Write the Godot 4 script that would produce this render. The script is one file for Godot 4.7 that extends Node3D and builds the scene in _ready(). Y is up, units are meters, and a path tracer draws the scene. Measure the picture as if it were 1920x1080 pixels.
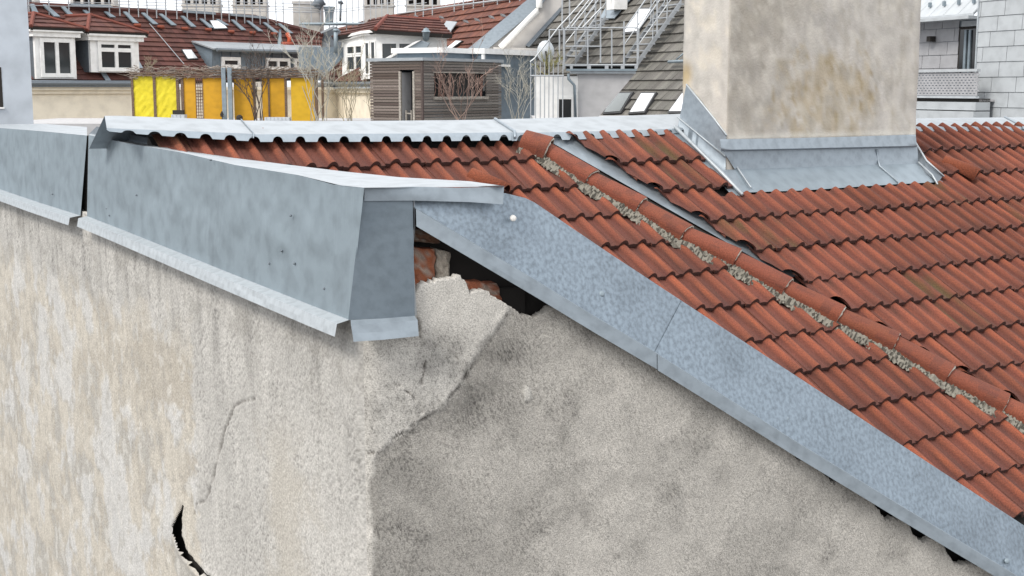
extends Node3D
# Old tiled roof with zinc flashings, seen from a neighbouring roof; red roofs, a roof terrace and a shed behind.
# Axes: x runs along our ridge, y is up, z points down our roof slope; metres; the camera's eye is the origin's level.

const CORNER := Vector3(2.58, 0, -5.191)        # the wall corner in plan
var D2 := Vector3(0.97592, 0, 0.21814)          # along the wall below the verge
var N2 := Vector3(-0.21814, 0, 0.97592)         # its outward normal
var BIS := Vector3(-0.78, 0, 0.6258)            # between the two walls' normals
var R0 := Vector3(6.057, -0.352, -7.94)         # a point on the ridge
var UPS := Vector3(0, 0.51504, -0.85717)        # up the slope
var NRM := Vector3(0, 0.85717, 0.51504)         # roof normal
var MT := {}
var ofs := {}
var rng := RandomNumberGenerator.new()
var na: FastNoiseLite
var nb: FastNoiseLite
var nc: FastNoiseLite
var nd: FastNoiseLite

# ---------------------------------------------------------------- helpers
func V(x: float, y: float, z: float) -> Vector3:
	return Vector3(x, y, z)

func noise(sd: int, freq: float, octaves: int, type := FastNoiseLite.TYPE_SIMPLEX_SMOOTH) -> FastNoiseLite:
	var n := FastNoiseLite.new()
	n.seed = sd
	n.frequency = freq
	n.noise_type = type
	n.fractal_octaves = octaves
	return n

func gtex(sd: int, freq: float, octaves: int, lo: float, hi: float, size := 256, type := FastNoiseLite.TYPE_SIMPLEX_SMOOTH, gamma := 1.0) -> ImageTexture:
	var im: Image = noise(sd, freq, octaves, type).get_seamless_image(size, size)
	im.convert(Image.FORMAT_L8)
	var by := im.get_data()
	for i in by.size():
		by[i] = int(255.0 * clampf(lo + (hi - lo) * pow(by[i] / 255.0, gamma), 0, 1))
	im = Image.create_from_data(size, size, false, Image.FORMAT_L8, by)
	im.convert(Image.FORMAT_RGB8)
	return ImageTexture.create_from_image(im)

func ntex(sd: int, freq: float, octaves: int, strength: float, size := 256) -> ImageTexture:
	var im: Image = noise(sd, freq, octaves).get_seamless_image(size, size)
	im.convert(Image.FORMAT_RGB8)
	im.bump_map_to_normal_map(strength)
	return ImageTexture.create_from_image(im)

func mk(r: float, g: float, b: float, rough: float, metal := 0.0, tex: Texture2D = null, scale := 1.0, nt: Texture2D = null, nscale := 1.0) -> StandardMaterial3D:
	var m := StandardMaterial3D.new()
	m.albedo_color = Color(r, g, b).linear_to_srgb()
	m.roughness = rough
	m.metallic = metal
	m.vertex_color_use_as_albedo = true
	if tex or nt:
		m.uv1_triplanar = true
		m.uv1_world_triplanar = true
		m.uv1_scale = Vector3(scale, scale, scale)
	if tex:
		m.albedo_texture = tex
	if nt:
		m.normal_enabled = true
		m.normal_texture = nt
		m.normal_scale = nscale
	return m

func ST(group := -1) -> SurfaceTool:
	var st := SurfaceTool.new()
	st.begin(Mesh.PRIMITIVE_TRIANGLES)
	st.set_smooth_group(group)
	return st

func tri(st: SurfaceTool, a: Vector3, b: Vector3, c: Vector3, col := Color.WHITE) -> void:
	st.set_color(col)
	st.add_vertex(a)
	st.set_color(col)
	st.add_vertex(b)
	st.set_color(col)
	st.add_vertex(c)

func tri3(st: SurfaceTool, a: Vector3, b: Vector3, c: Vector3, ca: Color, cb: Color, cc: Color) -> void:
	st.set_color(ca)
	st.add_vertex(a)
	st.set_color(cb)
	st.add_vertex(b)
	st.set_color(cc)
	st.add_vertex(c)

func quad(st: SurfaceTool, a: Vector3, b: Vector3, c: Vector3, d: Vector3, col := Color.WHITE) -> void:
	tri(st, a, b, c, col)
	tri(st, a, c, d, col)

func pbox(st: SurfaceTool, o: Vector3, x: Vector3, y: Vector3, z: Vector3, col := Color.WHITE) -> void:
	quad(st, o + z, o + z + y, o + z + x + y, o + z + x, col)
	quad(st, o, o + x, o + x + y, o + y, col)
	quad(st, o, o + y, o + y + z, o + z, col)
	quad(st, o + x, o + x + z, o + x + z + y, o + x + y, col)
	quad(st, o + y, o + y + x, o + y + x + z, o + y + z, col)
	quad(st, o, o + z, o + z + x, o + x, col)

func box(st: SurfaceTool, x0: float, y0: float, x1: float, y1: float, z0: float, z1: float, col := Color.WHITE) -> void:
	pbox(st, V(x0, y0, z0), V(x1 - x0, 0, 0), V(0, y1 - y0, 0), V(0, 0, z1 - z0), col)

func slab(st: SurfaceTool, p: Array, t: Vector3, col := Color.WHITE) -> void:
	var n := p.size()
	for i in range(1, n - 1):
		tri(st, p[0], p[i], p[i + 1], col)
		tri(st, p[0] + t, p[i + 1] + t, p[i] + t, col)
	for i in n:
		var a: Vector3 = p[i]
		var b: Vector3 = p[(i + 1) % n]
		quad(st, a, a + t, b + t, b, col)

func tube(st: SurfaceTool, p: Array, r0: float, r1 := -1.0, sides := 6, col := Color.WHITE) -> void:
	if r1 < 0:
		r1 = r0
	var rings := []
	var n := p.size()
	for i in n:
		var q: Vector3 = p[i]
		var t: Vector3 = (p[mini(i + 1, n - 1)] - p[maxi(i - 1, 0)]).normalized()
		var side := t.cross(Vector3.UP if absf(t.y) < 0.9 else Vector3.RIGHT).normalized()
		var up := side.cross(t)
		var r := lerpf(r0, r1, float(i) / maxf(1, n - 1))
		var ring := []
		for k in sides:
			var an := TAU * k / sides
			ring.append(q + (side * cos(an) + up * sin(an)) * r)
		rings.append(ring)
	for i in n - 1:
		for k in sides:
			var k2 := (k + 1) % sides
			quad(st, rings[i][k], rings[i + 1][k], rings[i + 1][k2], rings[i][k2], col)
	for k in range(1, sides - 1):
		tri(st, rings[0][0], rings[0][k], rings[0][k + 1], col)
		tri(st, rings[n - 1][0], rings[n - 1][k + 1], rings[n - 1][k], col)

# a bent sheet between two polylines, with dents
func sheet(st: SurfaceTool, top: Array, bot: Array, nv: int, dent := 0.0, streak := 0.0, sd := 0.0, sub := 1) -> void:
	var n := top.size()
	var grid := []
	var cols := []
	var total := (n - 1) * sub
	for i in total + 1:
		var k := mini(i / sub, n - 2)
		var f := float(i - k * sub) / sub
		var a: Vector3 = top[k].lerp(top[k + 1], f)
		var b: Vector3 = bot[k].lerp(bot[k + 1], f)
		var nrm: Vector3 = (top[n - 1] - top[0]).cross(b - a).normalized()
		var row := []
		var cr := []
		for j in nv + 1:
			var g := float(j) / nv
			var p := a.lerp(b, g)
			var e := sin(PI * g) * minf(1.0, 4.0 * minf(float(i), total - i) / total)
			if dent > 0:
				p += nrm * dent * (nb.get_noise_3d(p.x * 0.5 + sd, p.y * 0.5, p.z * 0.5) * e + 0.35 * e * na.get_noise_3d(p.x * 0.6, p.y + sd, p.z * 0.6))
			row.append(p)
			var c := 1.0
			if streak < 0:
				c = 1.0 - streak * (na.get_noise_3d(p.x * 1.6, p.y * 1.6, p.z * 1.6 + sd) + 0.7 * nb.get_noise_3d(p.x, p.y, p.z + sd))
			elif streak > 0:
				var u := (p - Vector3(0, p.y, 0)).dot((top[n - 1] - top[0]).normalized())
				var s := nc.get_noise_2d(u * 1.1 + sd, p.y * 0.012)
				var lo := na.get_noise_2d(u * 0.9 + sd, p.y * 0.9)
				c = 1.0 + streak * (2.0 * smoothstep(0.14, 0.42, s) * clampf(0.35 + 1.6 * nb.get_noise_2d(u * 0.6, p.y * 0.5 + sd), 0, 1) + 0.45 * lo - 0.10 * smoothstep(0.2, 0.6, -s))
			cr.append(Color(c, c, c))
		grid.append(row)
		cols.append(cr)
	for i in total:
		for j in nv:
			tri3(st, grid[i][j], grid[i + 1][j], grid[i + 1][j + 1], cols[i][j], cols[i + 1][j], cols[i + 1][j + 1])
			tri3(st, grid[i][j], grid[i + 1][j + 1], grid[i][j + 1], cols[i][j], cols[i + 1][j + 1], cols[i][j + 1])

func put(called: String, st: SurfaceTool, m: Material, parent: Node = self, kind := "") -> MeshInstance3D:
	st.generate_normals()
	var o := MeshInstance3D.new()
	o.mesh = st.commit()
	return put_mesh(called, o, m, parent, kind)

func put_mesh(called: String, o: MeshInstance3D, m: Material, parent: Node = self, kind := "") -> MeshInstance3D:
	o.name = called
	o.material_override = m
	if ofs.has(parent):
		o.position = ofs[parent]
	parent.add_child(o, true)
	if parent == self:
		o.name = numbered(called, o)
	else:
		o.name = numbered(called, o)
	if kind != "":
		o.set_meta("kind", kind)
	return o

func numbered(called: String, o: Node) -> String:
	var par := o.get_parent()
	var k := 0
	var nm := called
	while par.has_node(nm) and par.get_node(nm) != o:
		k += 1
		nm = "%s_%03d" % [called, k]
	return nm

func tag(o: Node, label: String, category: String, group := "") -> Node:
	o.set_meta("label", label)
	o.set_meta("category", category)
	if group != "":
		o.set_meta("group", group)
	return o

# world = true: parts are given in the scene's coordinates
func thing(called: String, label: String, category: String, at: Vector3, turn := 0.0, group := "", world := false) -> Node3D:
	var o := Node3D.new()
	o.name = called
	add_child(o, true)
	o.name = numbered(called, o)
	o.position = at
	o.rotation.y = turn
	if world:
		ofs[o] = -at
	tag(o, label, category, group)
	return o

func bxp(called: String, parent: Node, m: Material, x0: float, y0: float, x1: float, y1: float, z0: float, z1: float, col := Color.WHITE) -> MeshInstance3D:
	var st := ST()
	box(st, x0, y0, x1, y1, z0, z1, col)
	return put(called, st, m, parent)

# lapped tile courses over a polygon on a slope: each tile its own piece of the mesh
func courses(parent: Node, called: String, o: Vector3, ux: Vector3, us: Vector3, poly3: Array, tw: float, tl: float, lift: float, m: Material, c0: Color, c1: Color, sd: int, stagger := 0.0) -> void:
	var r := RandomNumberGenerator.new()
	r.seed = sd
	var nn := ux.cross(us).normalized()
	var poly := PackedVector2Array()
	var lo := Vector2(1e9, 1e9)
	var hi := -lo
	for p in poly3:
		var q := Vector2((p - o).dot(ux), (p - o).dot(us))
		poly.append(q)
		lo = lo.min(q)
		hi = hi.max(q)
	var st := ST()
	var k := 0
	var s := lo.y
	while s < hi.y:
		var x := floorf(lo.x / tw) * tw + (stagger * tw if k % 2 else 0.0) - tw
		while x < hi.x:
			var c := c0.lerp(c1, r.randf())
			var lf := lift * (0.85 + 0.3 * r.randf())
			var rect := PackedVector2Array([Vector2(x, s), Vector2(x + tw * 0.985, s), Vector2(x + tw * 0.985, s + tl), Vector2(x, s + tl)])
			for pg in Geometry2D.intersect_polygons(poly, rect):
				var pts := []
				for q in pg:
					pts.append(o + ux * q.x + us * q.y + nn * (lf * (1.0 - (q.y - s) / tl) + lift * 0.2))
				for i in range(1, pts.size() - 1):
					tri(st, pts[0], pts[i + 1], pts[i], c)
				for i in pg.size():
					var j := (i + 1) % pg.size()
					if absf(pg[i].y - s) < 0.001 and absf(pg[j].y - s) < 0.001:
						quad(st, pts[i], pts[j], pts[j] - nn * lf, pts[i] - nn * lf, c * 0.9)
			x += tw
		s += tl
		k += 1
	put(called, st, m, parent, "stuff")
	var deck := ST()
	var dp := []
	for p in poly3:
		dp.append(p)
	slab(deck, dp, -nn * 0.12, Color.WHITE)
	put("roof_deck", deck, MT.dark, parent)

# a framed window in a facade's own axes: frame, panes as sub-parts
func window(parent: Node, x0: float, y0: float, x1: float, y1: float, z: float, nx: int, splits: Array, bar := 0.07) -> void:
	var fr := ST()
	box(fr, x0, y0, x1, y0 + bar, z - 0.03, z + 0.05)
	box(fr, x0, y1 - bar, x1, y1, z - 0.03, z + 0.05)
	var ym := y0 + bar
	var ytop := y1 - bar
	for i in nx + 1:
		var xc := lerpf(x0 + bar / 2, x1 - bar / 2, float(i) / nx)
		box(fr, xc - bar / 2, ym, xc + bar / 2, ytop, z - 0.028, z + 0.048)
	for sp in splits:
		var yy := lerpf(y0, y1, sp)
		for i in nx:
			var xa := lerpf(x0 + bar / 2, x1 - bar / 2, float(i) / nx) + bar / 2
			var xb := lerpf(x0 + bar / 2, x1 - bar / 2, float(i + 1) / nx) - bar / 2
			box(fr, xa, yy - bar / 2, xb, yy + bar / 2, z - 0.026, z + 0.046)
	var w := put("window", fr, MT.white, parent)
	ofs[w] = Vector3.ZERO
	var edges: Array = [0.0] + splits + [1.0]
	for j in edges.size() - 1:
		for i in nx:
			var xa := lerpf(x0 + bar / 2, x1 - bar / 2, float(i) / nx) + bar / 2
			var xb := lerpf(x0 + bar / 2, x1 - bar / 2, float(i + 1) / nx) - bar / 2
			bxp("pane", w, MT.glass, xa - 0.005, lerpf(y0, y1, edges[j]) + 0.02, xb + 0.005, lerpf(y0, y1, edges[j + 1]) - 0.02, z - 0.02, z + 0.005)

# a roof window lying on a slope: four corners, frame and pane
func skylight(parent: Node, p: Array, nrm: Vector3, lift: float, glass: Material, called := "roof_window") -> void:
	var c: Vector3 = (p[0] + p[1] + p[2] + p[3]) / 4
	var fr := ST()
	slab(fr, [p[0] + nrm * lift, p[1] + nrm * lift, p[2] + nrm * lift, p[3] + nrm * lift], -nrm * (lift + 0.02))
	var f := put(called, fr, MT.darkmetal, parent)
	ofs[f] = Vector3.ZERO
	var g := ST()
	var q := []
	for a in p:
		q.append(c + (a - c) * 0.86 + nrm * (lift + 0.012))
	slab(g, q, -nrm * 0.01)
	put("pane", g, glass, f)

# a leafless shrub: many thin forking stems
func bare_shrub(called: String, label: String, at: Vector3, h: float, spread: float, stems: int, sd: int, m: Material, lean := Vector3.ZERO, group := "", r := 0.012) -> void:
	var t := thing(called, label, "shrub", at, 0, group, true)
	rng.seed = sd
	var st := ST()
	for i in stems:
		var dir := Vector3(rng.randf_range(-1, 1) * spread, 1, rng.randf_range(-1, 1) * spread) + lean
		_branch(st, at + V(rng.randf_range(-0.1, 0.1), 0, rng.randf_range(-0.1, 0.1)) * h, dir.normalized(), h * rng.randf_range(0.6, 1.0), r, 3)
	put("branches", st, m, t)

func _branch(st: SurfaceTool, p: Vector3, dir: Vector3, length: float, r: float, level: int) -> void:
	var pts := [p]
	var q := p
	var dd := dir
	for i in 4:
		dd = (dd + V(rng.randf_range(-1, 1), rng.randf_range(-0.4, 0.7), rng.randf_range(-1, 1)) * 0.28).normalized()
		q += dd * length / 4
		pts.append(q)
		if level > 0 and i > 0:
			for k in 2:
				if rng.randf() < 0.72:
					var side := (dd + V(rng.randf_range(-1, 1), rng.randf_range(-0.2, 0.9), rng.randf_range(-1, 1)) * 0.9).normalized()
					_branch(st, q, side, length * rng.randf_range(0.25, 0.55), r * 0.62, level - 1)
	tube(st, pts, r, r * 0.5, 3)

# ---------------------------------------------------------------- our wall
var DIAG := [Vector2(0.710, -1.012), Vector2(0.568, -1.139), Vector2(0.503, -1.233), Vector2(0.375, -1.420), Vector2(0.161, -1.549), Vector2(0.064, -1.634), Vector2(0.033, -1.746), Vector2(0.016, -2.193)]
var TOP2 := [Vector2(-1, -0.9), Vector2(0.20, -0.92), Vector2(0.248, -0.896), Vector2(0.281, -0.859), Vector2(0.333, -0.850), Vector2(0.410, -0.839), Vector2(0.455, -0.832), Vector2(0.480, -0.857), Vector2(0.505, -0.905), Vector2(0.561, -0.900), Vector2(0.599, -0.917), Vector2(0.638, -0.951), Vector2(0.679, -0.973), Vector2(0.720, -0.997), Vector2(0.749, -1.024), Vector2(0.815, -1.045), Vector2(0.862, -1.028), Vector2(0.904, -0.996), Vector2(1.082, -1.084), Vector2(1.380, -1.265), Vector2(1.951, -1.607), Vector2(2.188, -1.754), Vector2(2.228, -1.830), Vector2(2.267, -1.873), Vector2(2.310, -1.861), Vector2(2.355, -1.871), Vector2(2.422, -1.962), Vector2(2.475, -2.010), Vector2(2.539, -1.996), Vector2(2.591, -2.016), Vector2(2.665, -2.053), Vector2(2.736, -2.161), Vector2(2.799, -2.243), Vector2(2.900, -2.249), Vector2(2.933, -2.236), Vector2(2.979, -2.341), Vector2(3.043, -2.396), Vector2(3.118, -2.381), Vector2(3.152, -2.379), Vector2(3.206, -2.475), Vector2(3.259, -2.542), Vector2(3.373, -2.557), Vector2(3.475, -2.594), Vector2(3.740, -2.764), Vector2(4.463, -3.231)]
var CRK1 := [Vector2(-6.419, -1.603), Vector2(-6.584, -1.647), Vector2(-6.726, -1.705), Vector2(-6.901, -1.901), Vector2(-7.014, -2.072), Vector2(-7.113, -2.230), Vector2(-7.230, -2.372), Vector2(-7.395, -2.429), Vector2(-7.440, -2.513)]
var HOLE1 := [Vector2(-7.595, -2.482), Vector2(-7.693, -2.604), Vector2(-7.744, -2.713), Vector2(-7.676, -2.795), Vector2(-7.491, -2.834), Vector2(-7.221, -2.835), Vector2(-6.983, -2.842)]
var HOLEW := [0.003, 0.028, 0.044, 0.048, 0.042, 0.032, 0.022]
var CRK2 := [[Vector2(0.250, -0.992), Vector2(0.269, -1.046), Vector2(0.278, -1.143), Vector2(0.292, -1.242), Vector2(0.276, -1.314)], [Vector2(0.292, -1.237), Vector2(0.302, -1.174), Vector2(0.342, -1.143), Vector2(0.392, -1.156), Vector2(0.448, -1.209)], [Vector2(0.103, -1.291), Vector2(0.172, -1.311), Vector2(0.238, -1.372), Vector2(0.279, -1.442)], [Vector2(0.684, -1.027), Vector2(0.619, -1.122), Vector2(0.514, -1.258), Vector2(0.447, -1.347), Vector2(0.350, -1.443), Vector2(0.224, -1.506), Vector2(0.136, -1.557)], [Vector2(0.079, -1.610), Vector2(0.025, -1.615), Vector2(-0.014, -1.611), Vector2(-0.029, -1.678), Vector2(-0.043, -1.775)]]

func line_at(p: Array, x: float) -> float:          # y of a polyline at x
	if x <= p[0].x:
		return p[0].y
	for i in p.size() - 1:
		if x <= p[i + 1].x:
			return lerpf(p[i].y, p[i + 1].y, (x - p[i].x) / maxf(1e-5, p[i + 1].x - p[i].x))
	return p[-1].y

func diag_s(y: float) -> float:
	if y > DIAG[0].y:
		return DIAG[0].x + (y - DIAG[0].y) * 0.8
	for i in DIAG.size() - 1:
		if y >= DIAG[i + 1].y:
			return lerpf(DIAG[i].x, DIAG[i + 1].x, (y - DIAG[i].y) / (DIAG[i + 1].y - DIAG[i].y))
	return DIAG[-1].x

func pdist(p: Vector2, pl: Array, kx: float) -> float:
	var best := 1e9
	var q := Vector2(p.x * kx, p.y)
	for i in pl.size() - 1:
		var a := Vector2(pl[i].x * kx, pl[i].y)
		var b := Vector2(pl[i + 1].x * kx, pl[i + 1].y)
		best = minf(best, q.distance_squared_to(Geometry2D.get_closest_point_to_segment(q, a, b)))
	return sqrt(best)

var FLAKE := Vector2(0.784, -1.404)
var w_col: Color
var w_h: float
var w_open := false

func speck(x: float, y: float) -> float:
	return clampf(nd.get_noise_2d(x * 1.25, y * 1.25) * 1.3 + nd.get_noise_2d(x * 2.6 + 40, y * 2.6) * 0.9, -1, 1)

func paint2(s: float, y: float) -> void:            # the wall below the verge
	var warp := na.get_noise_2d(s * 1.2, y * 1.2) * 0.05 + nb.get_noise_2d(s, y) * 0.03 + nc.get_noise_2d(s, y) * 0.012
	var e := s - diag_s(y) + warp
	var rough := smoothstep(-0.015, 0.03, e)
	var big := na.get_noise_2d(s * 0.55 + 9, y * 0.55)
	var mid := nb.get_noise_2d(s * 0.9, y * 0.9 + 5)
	var sp := speck(s, y)
	# coarse render: grey, sooty near the repair, paler towards the right
	var soot := exp(-maxf(0, e) / 0.42) * smoothstep(-0.75, -1.25, y) * (0.75 + 0.5 * mid)
	var t := 0.47 + 0.05 * smoothstep(0.5, 1.6, s) + 0.05 * big + 0.06 * mid + 0.03 * nc.get_noise_2d(s * 0.8, y * 0.8) - 0.30 * soot
	t += 0.09 * exp(-pow((s - 1.05) / 0.5, 2) - pow((y + 1.38) / 0.16, 2)) - 0.09 * exp(-pow((s - 0.75) / 0.45, 2) - pow((y + 2.05) / 0.25, 2))
	t -= 0.08 * smoothstep(0.0, 0.4, na.get_noise_2d(s * 1.7 + 15, y * 1.7) + 0.4 * mid + 0.2 * nc.get_noise_2d(s * 0.7, y * 0.7))
	t += 0.09 * smoothstep(0.0, 0.45, na.get_noise_2d(s * 1.1 + 60, y * 1.1) + 0.3 * mid)
	t -= 0.15 * smoothstep(0.10, 0.55, -sp) * clampf(0.75 + 0.9 * mid, 0.2, 1.2)
	t += 0.04 * smoothstep(0.1, 0.6, sp)
	t -= 0.08 * smoothstep(0.1, 0.6, nb.get_noise_2d(s * 0.8 + 30, y * 0.8)) * smoothstep(0.3, 1.0, s)
	t = maxf(t, 0.09)
	t *= 0.90
	var rc := Color(t, t * 0.945, t * 0.86)
	# smooth repair patch and the strip down the corner
	var u := 0.56 + 0.08 * big + 0.06 * mid + 0.07 * nc.get_noise_2d(s * 0.6, y * 0.6)
	u -= 0.14 * smoothstep(-0.30, 0.6, nb.get_noise_2d(s * 0.8 + 70, y * 0.9) + 0.5 * nc.get_noise_2d(s, y)) * smoothstep(-1.02, -1.16, y)
	u -= 0.12 * smoothstep(0.2, 0.7, -sp) * smoothstep(-0.95, -1.1, y)
	u -= 0.07 * smoothstep(0.45, 0.8, -sp)
	u -= 0.08 * smoothstep(-0.3, 0.5, mid + 0.4 * nc.get_noise_2d(s * 0.8, y * 0.8)) * smoothstep(-1.03, -1.12, y) * smoothstep(-1.62, -1.35, y)
	var pc := Color(u, u * 0.955, u * 0.88)
	w_col = pc.lerp(rc, rough)
	w_h = 0.003 * big + 0.003 * mid + (0.0011 * sp + 0.0014 * nc.get_noise_2d(s, y)) * (0.3 + 0.7 * rough)
	w_h += 0.006 * (1.0 - rough) - 0.003 * soot
	w_h += 0.004 * exp(-pow((e + 0.01) / 0.018, 2)) * (0.5 + nc.get_noise_2d(s * 0.4, y * 0.4))
	var fl := smoothstep(0.035, 0.028, Vector2((s - FLAKE.x) * 1.5, y - FLAKE.y).length() + 0.02 * nc.get_noise_2d(s, y))
	w_h += 0.006 * fl
	w_col = w_col.lerp(Color(0.52, 0.50, 0.46), 0.8 * fl)
	for c in CRK2:
		var dd := pdist(Vector2(s, y), c, 1.0) + nc.get_noise_2d(s * 0.9, y * 0.9) * 0.009
		if dd < 0.010:
			var k := (1.0 - smoothstep(0.001, 0.006, dd)) * clampf(0.6 + 1.5 * nb.get_noise_2d(s * 2.0, y * 2.0), 0.1, 1)
			w_h -= 0.011 * k
			w_col = w_col.lerp(Color(0.14, 0.125, 0.11), 0.7 * k)

func paint1(z: float, y: float) -> void:            # the long wall under the coping
	w_open = false
	var zz := z * 0.42                                # stains run down the wall
	var big := na.get_noise_2d(zz * 1.3, y * 0.6)
	var mid := nb.get_noise_2d(zz * 1.5 + 7, y * 0.6)
	var fine := nc.get_noise_2d(zz * 1.6, y * 0.6)
	var drip := nb.get_noise_2d(zz * 3.2 + 50, y * 0.25) + 0.3 * fine
	var sp := speck(z * 0.5, y)
	var edge := -7.36 + 0.10 * nb.get_noise_2d(3.0, y * 1.5) + 0.06 * nc.get_noise_2d(1.0, y)
	var left := smoothstep(-0.05, 0.05, edge - z) * smoothstep(-1.25, -1.60, y + 0.15 * mid + 0.05 * fine)
	# pale rough render
	var t := 0.49 + 0.06 * big + 0.06 * mid + 0.05 * fine - 0.17 * smoothstep(0.1, 0.65, -sp) * (0.7 + mid)
	t -= 0.12 * smoothstep(0.0, 0.5, drip) * smoothstep(-2.1, -1.2, y)
	t += 0.05 * smoothstep(0.1, 0.5, nb.get_noise_2d(zz * 2.4 + 12, y * 0.3))
	var c1 := Color(t, t * 0.965, t * 0.905)
	var tanband := smoothstep(0.8, 0.0, absf(z + 6.05) / 0.5 + 0.6 * mid + 0.3 * fine) * smoothstep(-1.45, -2.0, y)
	c1 = c1.lerp(Color(0.47, 0.43, 0.365), 0.5 * tanband)
	var dirt := smoothstep(0.05, 0.55, nb.get_noise_2d(zz * 1.1 + 90, y) + 0.25 * fine) * smoothstep(-1.75, -1.2, y)
	dirt += 0.9 * smoothstep(-0.15, 0.4, mid + 0.5 * fine) * smoothstep(-6.6, -5.6, z) * smoothstep(-1.75, -1.2, y)
	c1 = c1.lerp(Color(0.30, 0.285, 0.26), 0.5 * minf(1.0, dirt))
	# worn coats: cream over tan, white lime runs, grey patches
	var a := nb.get_noise_2d(zz * 0.8 + 20, y * 0.42) + 0.30 * fine + 0.40 * nb.get_noise_2d(zz * 2.2, y * 0.9)
	var c2 := Color(0.53, 0.49, 0.425).lerp(Color(0.445, 0.405, 0.345), smoothstep(-0.16, 0.12, a))
	c2 = c2.lerp(Color(0.405, 0.385, 0.35), smoothstep(0.12, 0.36, a + 0.4 * big))
	var lime := nb.get_noise_2d(zz * 0.9 + 120, y * 0.34) + 0.22 * fine + 0.35 * big
	lime += 0.45 * exp(-pow((z + 10.6) / 0.8, 2)) * smoothstep(-3.0, -1.6, y) + 0.65 * exp(-pow((z + 9.0 + (y + 2.9) * 0.8) / 0.42, 2)) * smoothstep(-2.3, -2.6, y)
	c2 = c2.lerp(Color(0.555, 0.55, 0.54), 0.85 * smoothstep(0.14, 0.42, lime))
	# the bare grey-brown patch left of the join
	var patch := 1.0 - smoothstep(0.75, 1.15, Vector2((z + 7.95) / 0.66, (y + 1.72) / 0.27).length() + 0.6 * fine + 0.4 * mid)
	c2 = c2.lerp(Color(0.43, 0.39, 0.33), 0.9 * patch)
	var peel := smoothstep(0.04, 0.0, absf(a + 0.02)) * 0.10
	c2 = c2.lerp(Color(0.62, 0.58, 0.51), peel)
	c2 = c2.lerp(Color(0.25, 0.23, 0.20), 0.45 * smoothstep(0.35, 0.8, -sp) * clampf(0.3 + mid, 0, 1))
	c2 = c2.lerp(Color(0.475, 0.448, 0.405), 0.10) * (1.0 + 0.10 * fine + 0.10 * nb.get_noise_2d(zz * 6.0 + 11, y * 0.35) + 0.04 * sp)
	c2 = c2.lerp(Color(0.62, 0.60, 0.56), 0.5 * smoothstep(0.30, 0.42, nc.get_noise_2d(zz * 0.7 + 8, y * 0.22) + 0.3 * a))
	c2 = c2.lerp(Color(0.33, 0.31, 0.275), 0.45 * smoothstep(0.30, 0.50, nc.get_noise_2d(zz * 0.8 + 88, y * 0.28) - 0.2 * a))
	c2.a = 1
	w_col = c1.lerp(c2, left)
	w_h = 0.003 * big + 0.003 * mid + 0.0022 * sp * (1.0 - 0.5 * left) - 0.0035 * left * smoothstep(-0.10, 0.08, a) + 0.0015 * fine
	w_h += 0.005 * (1.0 - left) + 0.003 * smoothstep(0.2, 0.4, lime) * left
	if z > -7.6 and z < -6.2 and y < -1.55:
		var dd := pdist(Vector2(z, y), CRK1, 0.42) + fine * 0.006
		var k := (1.0 - smoothstep(0.001, 0.006, dd)) * clampf(0.9 + 0.8 * mid, 0.7, 1)
		w_h -= 0.018 * k
		w_col = w_col.lerp(Color(0.10, 0.09, 0.08), 0.75 * k)
	if z > -8.4 and z < -6.0 and y < -2.4:
		var best := 9.0
		var across := 0.0
		for i in HOLE1.size() - 1:
			var q := Vector2(z * 0.42, y)
			var pa := Vector2(HOLE1[i].x * 0.42, HOLE1[i].y)
			var pb := Vector2(HOLE1[i + 1].x * 0.42, HOLE1[i + 1].y)
			var cp := Geometry2D.get_closest_point_to_segment(q, pa, pb)
			var f := pa.distance_to(cp) / pa.distance_to(pb)
			var hw := lerpf(HOLEW[i], HOLEW[i + 1], f)
			var d := q.distance_to(cp) - hw + 0.004 * fine + 0.012 * nb.get_noise_2d(zz * 1.8, y * 1.8)
			if d < best:
				best = d
				across = (q.x - cp.x) / hw
		var inside := 1.0 - smoothstep(-0.024, 0.0, best)
		# deep along its left lip, shallow broken plaster on the right
		w_open = best < -0.004 and across < 0.25
		w_h -= inside * 0.03
		w_h += 0.008 * (1.0 - smoothstep(0.0, 0.05, best)) * (1.0 - inside)
		w_col = w_col.lerp(Color(0.50, 0.475, 0.43), inside)

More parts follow.
